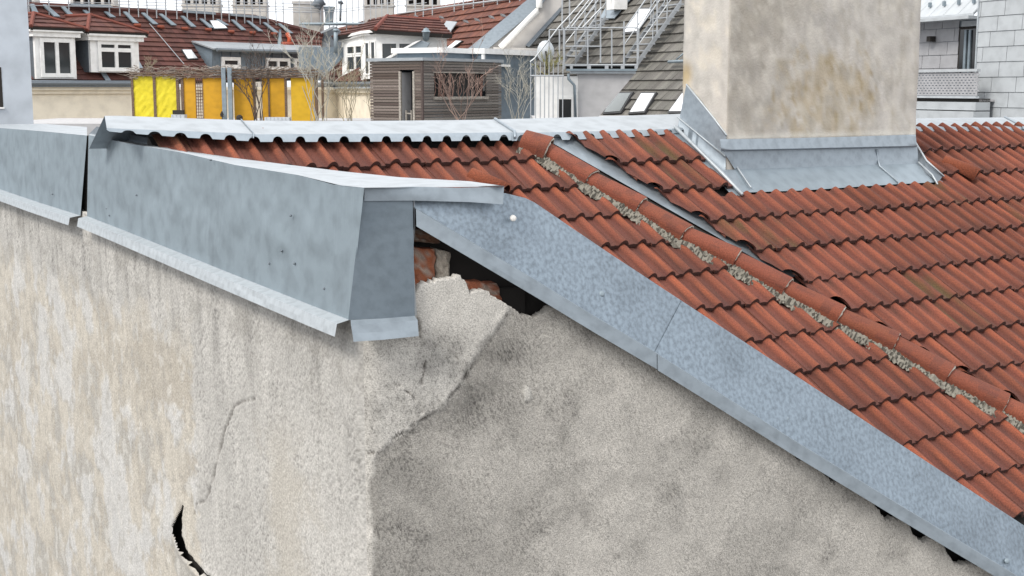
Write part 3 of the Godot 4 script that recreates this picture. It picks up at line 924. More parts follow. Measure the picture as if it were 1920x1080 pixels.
func _ridge_tiles() -> void:
	var t := thing("ridge_tiles", "row of half-round terracotta ridge tiles bedded in crumbling mortar between the two roofs", "ridge tiles", HIPA[10], 0, "", true)
	rng.seed = 5
	for k in HIPA.size() - 1:
		var a: Vector3 = HIPA[k]
		var b: Vector3 = HIPA[k + 1]
		var ax := (b - a).normalized()
		var side := ax.cross(NRM).normalized()
		var up := side.cross(ax).normalized()
		if up.y < 0:
			up = -up
		var st := ST(0)
		var n := 12
		var c0 := Color(0.25, 0.078, 0.043) * rng.randf_range(0.86, 1.08)
		c0.a = 1
		var l := a.distance_to(b) + 0.012
		var ra := 0.073 if k > 0 else 0.090
		var rb := 0.084 if k > 0 else 0.106
		var st_n := 6
		var low := -0.075
		for e in 2:
			var th := 0.016 * e
			for i in n:
				for j in st_n:
					var pts := []
					for q in [[i, j], [i + 1, j], [i + 1, j + 1], [i, j + 1]]:
						var an: float = PI * q[0] / n
						var f: float = float(q[1]) / st_n
						var r := lerpf(ra, rb, f) - th
						pts.append(a - up * 0.085 + ax * (f * l - 0.005) + side * signf(cos(an)) * pow(absf(cos(an)), 0.72) * r * 1.02 + up * (pow(sin(an), 0.62) * r + (low if q[0] == 0 or q[0] == n else 0.0) * 0.4) + up * 0.012 * f)
					var nz := nb.get_noise_3d(pts[0].x * 2, pts[0].y * 2, pts[0].z * 2)
					var c := c0.lerp(Color(0.12, 0.046, 0.034), clampf(nz * 1.2, 0, 0.8))
					if e == 1:
						quad(st, pts[3], pts[2], pts[1], pts[0], c)
					else:
						quad(st, pts[0], pts[1], pts[2], pts[3], c)
		st.set_smooth_group(-1)
		for i in n:
			var pts := []
			for q in [[i, 0.0], [i + 1, 0.0], [i + 1, 0.016], [i, 0.016]]:
				var an: float = PI * q[0] / n
				var r: float = rb - q[1]
				pts.append(a - up * 0.085 + ax * (l - 0.005) + side * signf(cos(an)) * pow(absf(cos(an)), 0.72) * r * 1.02 + up * (pow(sin(an), 0.62) * r + (low if q[0] == 0 or q[0] == n else 0.0) * 0.4) + up * 0.012)
			quad(st, pts[0], pts[1], pts[2], pts[3], Color(0.26, 0.09, 0.05))
		put("ridge_tile", st, MT.tile, t)
		# mortar bead squeezed out at the joint
		var bead := []
		for i in 11:
			var an := PI * (i / 10.0) * 0.96 + 0.02
			var r := rb - 0.010 + 0.004 * rng.randf_range(-1, 1)
			bead.append(b - up * 0.085 + ax * rng.randf_range(0.0, 0.012) + side * signf(cos(an)) * pow(absf(cos(an)), 0.72) * r * 1.02 + up * (pow(sin(an), 0.62) * r + 0.010))
		var mb := ST(0)
		tube(mb, bead, 0.007, 0.008, 5, Color(0.62, 0.59, 0.53))
		put("mortar_joint", mb, MT.mortar, t)
	# the mortar bed along the near side
	var st := ST(0)
	var g := []
	var nseg := 420
	for i in nseg + 1:
		var f := float(i) / nseg * (HIPA.size() - 1.001)
		var k := int(f)
		var p: Vector3 = HIPA[k].lerp(HIPA[k + 1], f - k)
		var ax: Vector3 = (HIPA[k + 1] - HIPA[k]).normalized()
		var side := ax.cross(NRM).normalized()
		if side.x > 0:
			side = -side
		var row := []
		for j in 7:
			var gq := float(j) / 6
			var w := 0.062 + 0.070 * gq
			w += 0.022 * nc.get_noise_2d(i * 0.09, j * 0.3) * gq
			var y := lerpf(-0.050, -0.108, gq) + 0.020 * nc.get_noise_2d(i * 0.16 + 7, j * 1.1)
			row.append(p + side * w + NRM * y)
		g.append(row)
	for i in nseg:
		for j in 6:
			var v := nc.get_noise_2d(i * 0.13, j * 0.8 + 30)
			var c := Color(0.34, 0.325, 0.285).lerp(Color(0.085, 0.08, 0.068), smoothstep(-0.15, 0.25, v))
			quad(st, g[i][j], g[i + 1][j], g[i + 1][j + 1], g[i][j + 1], c)
	put("mortar_bed", st, MT.mortar, t)

# ---------------------------------------------------------------- ridge capping and chimney
func capping(t: Node3D, called: String, top: Array, low: Array, crest: Array, a_first: float, p: float, r: float, lap: float) -> void:
	var st := ST()
	var n := 1
	for i in top.size() - 1:
		var seg: Vector3 = low[i + 1] - low[i]
		n = maxi(2, int(seg.length() / 0.008))
		for k in n:
			var q := []
			for f in [float(k) / n, float(k + 1) / n]:
				var tp: Vector3 = top[i].lerp(top[i + 1], f)
				var lo: Vector3 = low[i].lerp(low[i + 1], f)
				var u := fposmod(lo.x - R0.x - a_first + p / 2, p) - p / 2
				if absf(u) < r:
					lo = lo.lerp(tp, clampf(sqrt(r * r - u * u) / r * 0.72, 0, 0.8))
				q.append(tp)
				q.append(lo)
			quad(st, q[0], q[2], q[3], q[1])
	var m := put(called, st, MT.zinc, t)
	ofs[m] = Vector3.ZERO
	st = ST(0)
	sheet(st, crest, top, 5, 0.007, 0.05, top[0].x * 3, 12)
	put("top_sheet", st, MT.zinclight, m)
	st = ST(0)
	var back := []
	for c in crest:
		back.append(c + V(0, -0.22, -0.38))
	sheet(st, back, crest, 1)
	put("back_sheet", st, MT.zinc, m)
	# the raised lap at the end of the sheet
	if lap > 0:
		st = ST(0)
		var e: Vector3 = top[-1]
		var c: Vector3 = crest[-1]
		tube(st, [c + V(0, 0.006, 0), e + V(0, 0.006, 0), low[-1] + V(0, 0.02, 0.004)], lap, lap, 6)
		put("lap_joint", st, MT.zinc, m)

func ridge_caps() -> void:
	var t := thing("ridge_capping", "pale zinc ridge capping left of the chimney, scalloped over the tile rolls", "ridge capping", V(4.076, -0.34, -7.961), 0, "", true)
	capping(t, "capping_sheet", [V(2.348, -0.237, -8.073), V(2.472, -0.245, -8.06), V(2.826, -0.263, -8.03), V(3.246, -0.286, -7.991)], [V(2.344, -0.256, -8.062), V(2.464, -0.27, -8.038), V(2.809, -0.301, -7.987), V(3.222, -0.331, -7.937)], [V(2.448, -0.172, -8.45), V(2.545, -0.173, -8.45), V(2.899, -0.19, -8.43), V(3.329, -0.209, -8.4)], -3.436, PL, 0.037, 0.004)
	capping(t, "capping_sheet", [V(3.227, -0.289, -7.99), V(3.851, -0.297, -7.977), V(4.484, -0.305, -7.965), V(5.193, -0.31, -7.956)], [V(3.204, -0.334, -7.936), V(3.82, -0.346, -7.915), V(4.446, -0.356, -7.899), V(5.148, -0.363, -7.887)], [V(3.306, -0.212, -8.4), V(3.896, -0.223, -8.4), V(4.546, -0.228, -8.38), V(5.296, -0.23, -8.38)], -3.436, PL, 0.035, 0.011)
	capping(t, "capping_sheet", [V(5.165, -0.313, -7.947), V(5.695, -0.315, -7.944), V(6.313, -0.314, -7.946), V(7.003, -0.301, -7.967)], [V(5.117, -0.366, -7.875), V(5.642, -0.369, -7.869), V(6.266, -0.359, -7.886), V(6.928, -0.328, -7.938)], [V(5.268, -0.229, -8.38), V(5.832, -0.224, -8.38), V(6.48, -0.215, -8.36), V(7.145, -0.205, -8.36)], -0.405, PR, 0.038, 0.0)
	t = thing("ridge_capping", "pale zinc ridge capping right of the chimney above the brown tiles", "ridge capping", V(10.08, -0.372, -7.908), 0, "", true)
	capping(t, "capping_sheet", [V(9.27, -0.335, -7.91), V(9.915, -0.345, -7.894), V(10.778, -0.358, -7.873)], [V(9.227, -0.37, -7.871), V(9.867, -0.381, -7.854), V(10.723, -0.395, -7.83)], [V(9.749, -0.276, -8.36), V(10.34, -0.278, -8.36), V(11.157, -0.283, -8.36)], -0.405, PR, 0.038, 0.009)
	capping(t, "capping_sheet", [V(10.743, -0.362, -7.869), V(11.818, -0.378, -7.842), V(13.685, -0.407, -7.795)], [V(10.688, -0.399, -7.827), V(11.755, -0.417, -7.797), V(13.604, -0.448, -7.745)], [V(11.125, -0.282, -8.36), V(12.228, -0.295, -8.36), V(14.035, -0.316, -8.36)], -0.405, PR, 0.038, 0.0)

func chimney() -> void:
	var t := thing("chimney", "broad plastered chimney with yellow stains and a zinc apron on the ridge", "chimney", V(7.8, -0.6, -7.7), 0, "", true)
	var st := ST(0)
	var x0 := 6.755
	var x1 := 8.845
	var zf := -7.477
	var zb := -7.985
	var cf := func(u: float, y: float, w: float, f: float) -> Color:
		# u, w: along the front and round the side; pale grey plaster, yellow-brown bloom low in the middle
		var big := na.get_noise_2d(u * 1.3 + w * 2 + 3, y * 1.3)
		var mid := nb.get_noise_2d(u * 1.1 + w, y * 1.1)
		var fine := nc.get_noise_2d(u + w, y)
		var t0 := 0.50 + 0.07 * big + 0.06 * mid + 0.05 * fine
		var c := Color(t0, t0 * 0.95, t0 * 0.87)
		if f > 0.5:
			var q := mid + 0.5 * fine
			var grey := smoothstep(7.75, 6.95, u + 0.45 * q + 0.25 * big)
			c = c.lerp(Color(0.335, 0.305, 0.255), 0.85 * grey * clampf(0.7 + 0.8 * big + 0.4 * mid, 0, 1))
			c = c.lerp(Color(0.36, 0.325, 0.265), 0.7 * smoothstep(0.35, 0.9, y + 0.3 * q) * smoothstep(7.9, 7.3, u + 0.3 * mid))
			var e := Vector2((u - 7.80) / 0.60, (y + 0.10) / 0.38).length() + 0.55 * q
			c = c.lerp(Color(0.43, 0.355, 0.235), 0.65 * (1.0 - smoothstep(0.55, 1.10, e)))
			c = c.lerp(Color(0.30, 0.235, 0.13), 0.6 * smoothstep(0.12, 0.32, nb.get_noise_2d(u * 1.6 + 8, y * 1.6) + 0.4 * fine) * (1.0 - smoothstep(0.7, 1.3, e)))
			c = c.lerp(Color(0.56, 0.53, 0.47), 0.55 * smoothstep(0.10, 0.26, nb.get_noise_2d(u * 1.1 + 33, y * 0.7) + 0.45 * fine))
			c = c.lerp(Color(0.37, 0.34, 0.29), 0.5 * smoothstep(0.15, 0.35, nb.get_noise_2d(u * 1.6 + 77, y * 0.45) + 0.4 * fine))
		else:
			c = c.lerp(Color(0.60, 0.545, 0.45), 0.5 * smoothstep(0.0, 0.4, mid))
			c = c.lerp(Color(0.42, 0.31, 0.15), 0.8 * (1.0 - smoothstep(0.02, 0.12, Vector2(w - 0.47, (y - 0.10) * 0.8).length())))
		c = c.lerp(Color(0.66, 0.61, 0.54), 0.6 * smoothstep(-0.335, -0.37, y))
		return c
	var ring := []                                    # plan outline with rounded arrises, front-right round to the back-left
	for i in 61:
		ring.append([V(lerpf(x1 - 0.02, x0 + 0.02, i / 60.0), 0, zf), 1.0, 0.0])
	for k in range(1, 5):
		var an := PI / 2 * k / 5
		ring.append([V(x0 + 0.02 - 0.02 * sin(an), 0, zf - 0.02 + 0.02 * cos(an)), 1.0 if k < 3 else 0.0, 0.0])
	for i in 16:
		ring.append([V(x0, 0, lerpf(zf - 0.02, zb, i / 15.0)), 0.0, i / 15.0 * 0.5])
	ring.append([V(x1, 0, zb), 0.0, 0.6])
	ring.append([V(x1, 0, zf - 0.02), 0.0, 0.9])
	ring.append([V(x1 - 0.006, 0, zf - 0.006), 1.0, 0.0])
	ring.append(ring[0])
	var ny := 62
	var rows := []
	for j in ny + 1:
		var y := lerpf(-0.72, 1.75, float(j) / ny)
		var row := []
		for q in ring:
			var p: Vector3 = q[0]
			p.y = y
			var nrm := V(0, 0, 1) if q[1] > 0.5 else V(-1, 0, 0)
			p += nrm * (0.006 * nb.get_noise_3d(p.x, y, p.z) + 0.010 * na.get_noise_3d(p.x, y, p.z) + 0.002 * nc.get_noise_3d(p.x, y, p.z))
			row.append([p, cf.call(p.x, y, q[2], q[1])])
		rows.append(row)
	for j in ny:
		for i in ring.size() - 1:
			var a = rows[j][i]
			var b = rows[j][i + 1]
			var c = rows[j + 1][i + 1]
			var dd = rows[j + 1][i]
			tri3(st, a[0], b[0], c[0], a[1], b[1], c[1])
			tri3(st, a[0], c[0], dd[0], a[1], c[1], dd[1])
	put("shaft", st, MT.plasterfine, t)
	var cap := ST()
	box(cap, x0 - 0.05, 1.74, x1 + 0.05, 1.84, zb - 0.05, zf + 0.05)
	put("cap_slab", cap, MT.mortar, t)
	# apron in front: collar, upstand, flat, laid over the tile rows
	st = ST(0)
	sheet(st, [V(6.665, -0.373, -7.445), V(7.369, -0.379, -7.445), V(8.068, -0.381, -7.445), V(8.8, -0.378, -7.445)], [V(6.66, -0.45, -7.425), V(7.352, -0.459, -7.425), V(8.051, -0.464, -7.425), V(8.796, -0.469, -7.425)], 4, 0.004, 0.04, 3.0, 6)
	sheet(st, [V(6.688, -0.374, -7.47), V(8.83, -0.379, -7.47)], [V(6.665, -0.373, -7.445), V(8.8, -0.378, -7.445)], 1)
	sheet(st, [V(6.66, -0.45, -7.425), V(8.796, -0.469, -7.425)], [V(6.694, -0.464, -7.462), V(8.841, -0.484, -7.462)], 1)
	put("collar", st, MT.zinc, t)
	st = ST(0)
	var u0 := [V(6.717, -0.461, -7.465), V(7.392, -0.466, -7.465), V(8.34, -0.476, -7.465), V(8.85, -0.476, -7.465)]
	var u1 := [V(6.83, -0.602, -7.456), V(7.44, -0.606, -7.45), V(8.349, -0.613, -7.438), V(8.83, -0.618, -7.429)]
	var u2 := [V(6.717, -0.755, -7.236), V(7.33, -0.763, -7.221), V(8.292, -0.757, -7.231), V(8.899, -0.759, -7.228)]
	sheet(st, u0, u1, 4, 0.006, 0.04, 5.0, 10)
	var ap := put("apron", st, MT.zinc, t)
	ofs[ap] = Vector3.ZERO
	st = ST(0)
	sheet(st, u1, u2, 5, 0.007, 0.05, 6.0, 12)
	put("apron_flat", st, MT.zincblue, ap)
	st = ST(0)
	tube(st, [V(8.355, -0.489, -7.455), V(8.366, -0.575, -7.45), V(8.346, -0.62, -7.407), V(8.375, -0.744, -7.234), V(8.35, -0.767, -7.211)], 0.009, 0.009, 6)
	put("standing_seam", st, MT.zinc, ap)
	# left flank: soaker along the side, with upstand and folded rim
	st = ST(0)
	var e0 := [rp(0.53, 0.06, 0.02, 0), rp(0.53, -0.12, 0.02, 0), rp(0.53, -0.33, 0.02, 0), rp(0.53, -0.60, 0.02, 0)]
	var e1 := [V(6.742, -0.30, -8.02), V(6.742, -0.405, -7.84), V(6.742, -0.50, -7.66), V(6.742, -0.60, -7.462)]
	var e2 := [V(6.748, 0.028, -7.933), V(6.748, -0.1, -7.768), V(6.748, -0.237, -7.595), V(6.748, -0.348, -7.468)]
	sheet(st, e1, e0, 3, 0.004, 0.04, 2.0, 8)
	sheet(st, e2, e1, 3, 0.003, 0.04, 4.0, 8)
	sheet(st, [V(6.742, -0.60, -7.462), V(6.828, -0.602, -7.454), V(6.715, -0.754, -7.234)], [rp(0.53, -0.60, 0.02, 0), rp(0.53, -0.72, 0.02, 0), rp(0.53, -0.88, 0.015, 0)], 2, 0.003, 0.04, 6.0, 6)
	put("side_flashing", st, MT.zinc, t)
	st = ST(0)
	tube(st, [rp(0.60, 0.04, 0.045, 0), rp(0.60, -0.3, 0.045, 0), rp(0.60, -0.6, 0.045, 0), rp(0.60, -0.86, 0.035, 0)], 0.014, 0.014, 6)
	tube(st, e2, 0.008, 0.008, 6)
	tube(st, [V(6.738, -0.22, -8.02), V(6.738, -0.50, -7.47), V(6.864, -0.554, -7.507), V(6.806, -0.724, -7.253)], 0.007, 0.007, 6)
	put("folded_rim", st, MT.zincpale, t)
	# right flank
	st = ST(0)
	sheet(st, [V(8.972, -0.456, -7.592), V(8.861, -0.587, -7.385), V(8.915, -0.712, -7.243)], [V(8.828, -0.618, -7.427), V(8.797, -0.69, -7.31), V(8.81, -0.763, -7.208)], 3, 0.003, 0.03, 7.0, 6)
	put("side_flashing", st, MT.zincdark, t)
	st = ST(0)
	tube(st, [V(8.967, -0.447, -7.588), V(8.845, -0.589, -7.361), V(8.91, -0.716, -7.228)], 0.008, 0.008, 6)
	tube(st, [V(8.822, -0.605, -7.423), V(8.817, -0.702, -7.271), V(8.788, -0.774, -7.189)], 0.008, 0.008, 6)
	put("folded_rim", st, MT.zincpale, t)

# ---------------------------------------------------------------- the houses behind
func tri_courses(parent: Node, called: String, pts: Array, tw: float, tl: float, sd: int, c0: Color, c1: Color) -> void:
	var ux: Vector3 = (pts[1] - pts[0]).normalized()
	var nn: Vector3 = ux.cross(pts[2] - pts[0]).normalized()
	courses(parent, called, pts[0], ux, nn.cross(ux).normalized(), pts, tw, tl, 0.04, MT.rooftile, c0, c1, sd)

const RED0 := Color(0.105, 0.040, 0.033)
const RED1 := Color(0.175, 0.064, 0.050)

func red_dormer(b: Node3D, x0: float, x1: float, yb: float, yt: float, ax: float, ay: float, wx0: float, wy0: float, wx1: float, wy1: float, splits: Array, sd: int) -> void:
	var st := ST()
	box(st, x0 + 0.12, yb, x1 - 0.12, yt, -1.9, 0.08)
	var body := put("dormer", st, MT.white, b)
	ofs[body] = Vector3.ZERO
	st = ST()
	box(st, x0 + 0.10, yb, x0 + 0.118, yt - 0.05, -1.9, -0.02)
	put("cheek", st, MT.zincdark, body)
	st = ST()
	box(st, x1 - 0.118, yb, x1 - 0.10, yt - 0.05, -1.9, -0.02)
	put("cheek", st, MT.zincdark, body)
	st = ST()
	box(st, x0 - 0.02, yt - 0.06, x1 + 0.02, yt + 0.09, -1.9, 0.20)
	box(st, x0 - 0.10, yt + 0.09, x1 + 0.10, yt + 0.20, -1.9, 0.28)
	put("cornice", st, MT.white, body)
	var e := yt + 0.22
	var fl := V(x0 - 0.14, e, 0.32)
	var fr := V(x1 + 0.14, e, 0.32)
	var ap := V(ax, ay, -0.55)
	var bk := V(ax, ay, -2.3)
	tri_courses(b, "dormer_roof", [fl, fr, ap], 0.24, 0.3, sd, RED0, RED1)
	tri_courses(b, "dormer_roof", [fr, V(x1 + 0.14, e, -2.3), bk, ap], 0.24, 0.3, sd + 1, RED0, RED1)
	tri_courses(b, "dormer_roof", [V(x0 - 0.14, e, -2.3), fl, ap, bk], 0.24, 0.3, sd + 2, RED0, RED1)
	st = ST()
	for q in [[fl, ap], [fr, ap], [ap, bk]]:
		tube(st, [q[0] + V(0, 0.03, 0), q[1] + V(0, 0.05, 0)], 0.065, 0.065, 6, Color(0.23, 0.065, 0.045))
	put("hip_tiles", st, MT.rooftile, b)
	window(b, wx0, wy0, wx1, wy1, 0.09, 2, splits, 0.13)

func red_house() -> void:
	var b := thing("red_roofed_house", "long cream house with dark red tiled roof, white dormers and a grey metal dormer", "house", V(10.713, 0.085, -44.735), 0.3487)
	var st := ST()
	box(st, -3, -16, 17, -0.271, -8, 0)
	put("wall", st, MT.cream, b)
	st = ST()
	box(st, -3, -0.271, 17, -0.153, -2, 0.10)
	box(st, -3, -0.153, 17, -0.051, -2, 0.22)
	put("cornice", st, MT.cream, b)
	st = ST()
	tube(st, [V(-3, 0.068, 0.30), V(3.7, 0.068, 0.30)], 0.10, 0.10, 8)
	box(st, -3, -0.051, 4.2, 0.017, -0.6, 0.34)
	put("gutter", st, MT.zincdark, b)
	var us := V(0, 0.76604, -0.64279)
	courses(b, "roof_tiles", V(0, 0.09, 0), V(1, 0, 0), us, [V(-2.311, -0.004, 0.079), V(3.588, 0.078, 0.01), V(7.502, 0.166, -0.064), V(13.087, 0.316, -0.189), V(14.734, 2.076, -1.666), V(11.456, 2.693, -2.184), V(6.4, 2.676, -2.17), V(-0.791, 2.661, -2.158)], 0.24, 0.225, 0.04, MT.rooftile, RED0, RED1, 3)
	st = ST()
	tube(st, [V(-0.816, 2.659, -2.116), V(4.535, 2.704, -2.154), V(6.368, 2.673, -2.128), V(11.418, 2.69, -2.143), V(14.693, 2.074, -1.625)], 0.11, 0.11, 6, Color(0.13, 0.05, 0.04))
	put("ridge_tiles", st, MT.rooftile, b)
	red_dormer(b, -0.033, 1.713, 0.207, 1.61, 0.523, 2.276, 0.245, 0.259, 1.48, 1.508, [], 31)
	red_dormer(b, 2.049, 4.247, 0.436, 1.544, 2.657, 2.315, 2.433, 0.472, 3.903, 1.491, [0.70], 41)
	# valleys and zinc round the dormers
	st = ST()
	slab(st, [V(2.551, 2.057, -1.559), V(3.259, 2.362, -1.815), V(2.898, 2.07, -1.57), V(2.63, 1.95, -1.469)], V(0, 0.01, 0.01))
	put("valley_sheet", st, MT.zinc, b)
	st = ST()
	slab(st, [V(2.644, 0.861, -0.53), V(2.86, 0.865, -0.533), V(2.968, -0.031, 0.219), V(2.754, -0.031, 0.22)], V(0, 0.01, 0.01))
	put("valley_sheet", st, MT.zinc, b)
	st = ST()
	slab(st, [V(4.346, 0.89, -0.553), V(4.574, 0.894, -0.557), V(4.572, 0.597, -0.308), V(4.344, 0.594, -0.305)], V(0, 0.01, 0.01))
	put("valley_sheet", st, MT.zinc, b)
	skylight(b, [V(6.786, 1.261, -0.983), V(7.26, 1.272, -0.991), V(7.322, 0.921, -0.697), V(6.809, 0.894, -0.674)], V(0, 0.64279, 0.76604), 0.08, MT.skyglass)
	skylight(b, [V(8.914, 2.402, -1.94), V(9.507, 2.425, -1.959), V(9.655, 2.101, -1.688), V(8.885, 2.055, -1.648)], V(0, 0.64279, 0.76604), 0.10, MT.skyglass)
	# the wide metal dormer
	var g := ST()
	box(g, 7.611, 0.215, 13.126, 1.412, -3.0, -0.2)
	slab(g, [V(7.619, 1.363, -0.2), V(7.588, 0.631, -0.2), V(7.524, 1.572, -1.204)], V(0.01, 0, -0.5))
	var d := put("metal_dormer", g, MT.zincslate, b)
	ofs[d] = Vector3.ZERO
	g = ST()
	slab(g, [V(7.453, 1.297, 0.05), V(12.938, 1.337, 0.05), V(14.106, 1.573, -1.114), V(7.435, 1.588, -1.126)], V(0, 0.05, 0))
	put("dormer_roof", g, MT.zinclight, d)
	g = ST()
	tube(g, [V(7.568, 1.299, 0.12), V(12.808, 1.291, 0.12)], 0.07, 0.07, 6)
	put("gutter", g, MT.zincdark, d)
	g = ST()
	for q in [8.066, 8.475, 8.943, 9.471, 10.007, 10.553, 11.051, 11.558, 12.073]:
		box(g, q - 0.012, 0.215, q + 0.012, 1.293, -0.26, -0.16)
	put("standing_seam", g, MT.zincdark, d)
	window(b, 7.983, 0.64, 8.885, 1.05, -0.15, 1, [], 0.13)
	window(b, 10.163, 0.606, 11.412, 1.052, -0.15, 2, [], 0.12)
	window(b, 11.638, 0.621, 12.768, 1.056, -0.15, 2, [], 0.12)
	# brackets at the ridge
	for q in [[V(1.397, 2.697, -2.083), V(1.291, 2.296, -1.746)], [V(1.868, 2.703, -2.088), V(2.086, 2.293, -1.744)], [V(2.58, 2.646, -2.04), V(2.729, 2.284, -1.736)], [V(3.387, 2.572, -1.978), V(3.504, 2.353, -1.795)], [V(4.254, 2.556, -1.964), V(4.399, 2.372, -1.81)], [V(5.093, 2.594, -1.996), V(5.258, 2.197, -1.663)], [V(5.88, 2.59, -1.993), V(6.12, 2.191, -1.659)], [V(6.662, 2.586, -1.989), V(6.956, 2.183, -1.652)], [V(7.64, 2.548, -1.958), V(7.852, 2.157, -1.63)], [V(8.474, 2.483, -1.903), V(8.711, 2.147, -1.622)], [V(9.287, 2.495, -1.914), V(9.543, 2.28, -1.733)], [V(10.037, 2.505, -1.922), V(10.275, 2.12, -1.599)], [V(10.816, 2.495, -1.913), V(11.144, 2.108, -1.589)], [V(11.654, 2.464, -1.888), V(11.959, 2.071, -1.558)], [V(12.443, 2.452, -1.877), V(12.741, 2.075, -1.561)]]:
		var k := ST()
		slab(k, [q[0], q[0] + V(0.16, 0, 0), q[1] + V(0.24, 0, 0), q[1]], V(0, 0.03, 0.03))
		put("ridge_bracket", k, MT.zincdull, b)
	for q in [V(5.369, 2.125, -1.603), V(6.392, 2.104, -1.585), V(7.474, 2.084, -1.568), V(8.584, 2.082, -1.567), V(9.674, 2.038, -1.53), V(10.751, 2.032, -1.525), V(11.865, 2.026, -1.52)]:
		var k := ST(0)
		tube(k, [q + V(-0.12, 0.02, 0.02), q + V(0.12, 0.0, 0.05)], 0.045, 0.075, 8, Color(0.34, 0.085, 0.045))
		put("vent_tile", k, MT.rooftile, b)
	var vp := ST(0)
	tube(vp, [V(11.693, 1.43, -0.994), V(12.572, 2.247, -1.9)], 0.085, 0.085, 8)
	tube(vp, [V(12.572, 2.226, -1.9), V(12.574, 2.289, -1.9)], 0.12, 0.09, 8)
	put("vent_pipe", vp, MT.zincdull, b)
	vp = ST(0)
	tube(vp, [V(12.571, 2.046, -1.446), V(12.505, 1.873, -1.261), V(12.34, 1.699, -1.154)], 0.10, 0.07, 8, Color(0.55, 0.09, 0.035))
	tube(vp, [V(11.972, 1.626, -1.132), V(12.532, 1.641, -1.144)], 0.10, 0.10, 8, Color(0.40, 0.09, 0.05))
	put("red_ridge_end", vp, MT.rooftile, b)
	st = ST()
	tube(st, [V(6.023, 2.227, -1.715), V(6.534, 0.773, -0.495)], 0.015, 0.015, 4)
	put("lightning_wire", st, MT.steel, b)
	for q in [[66, 80], [143, 185]]:
		pass
	bxp("wall_slot", b, MT.dark, -0.084, -1.227, 0.267, -1.141, -0.1, 0.015)
	bxp("wall_slot", b, MT.dark, 1.533, -1.249, 2.41, -1.16, -0.1, 0.015)

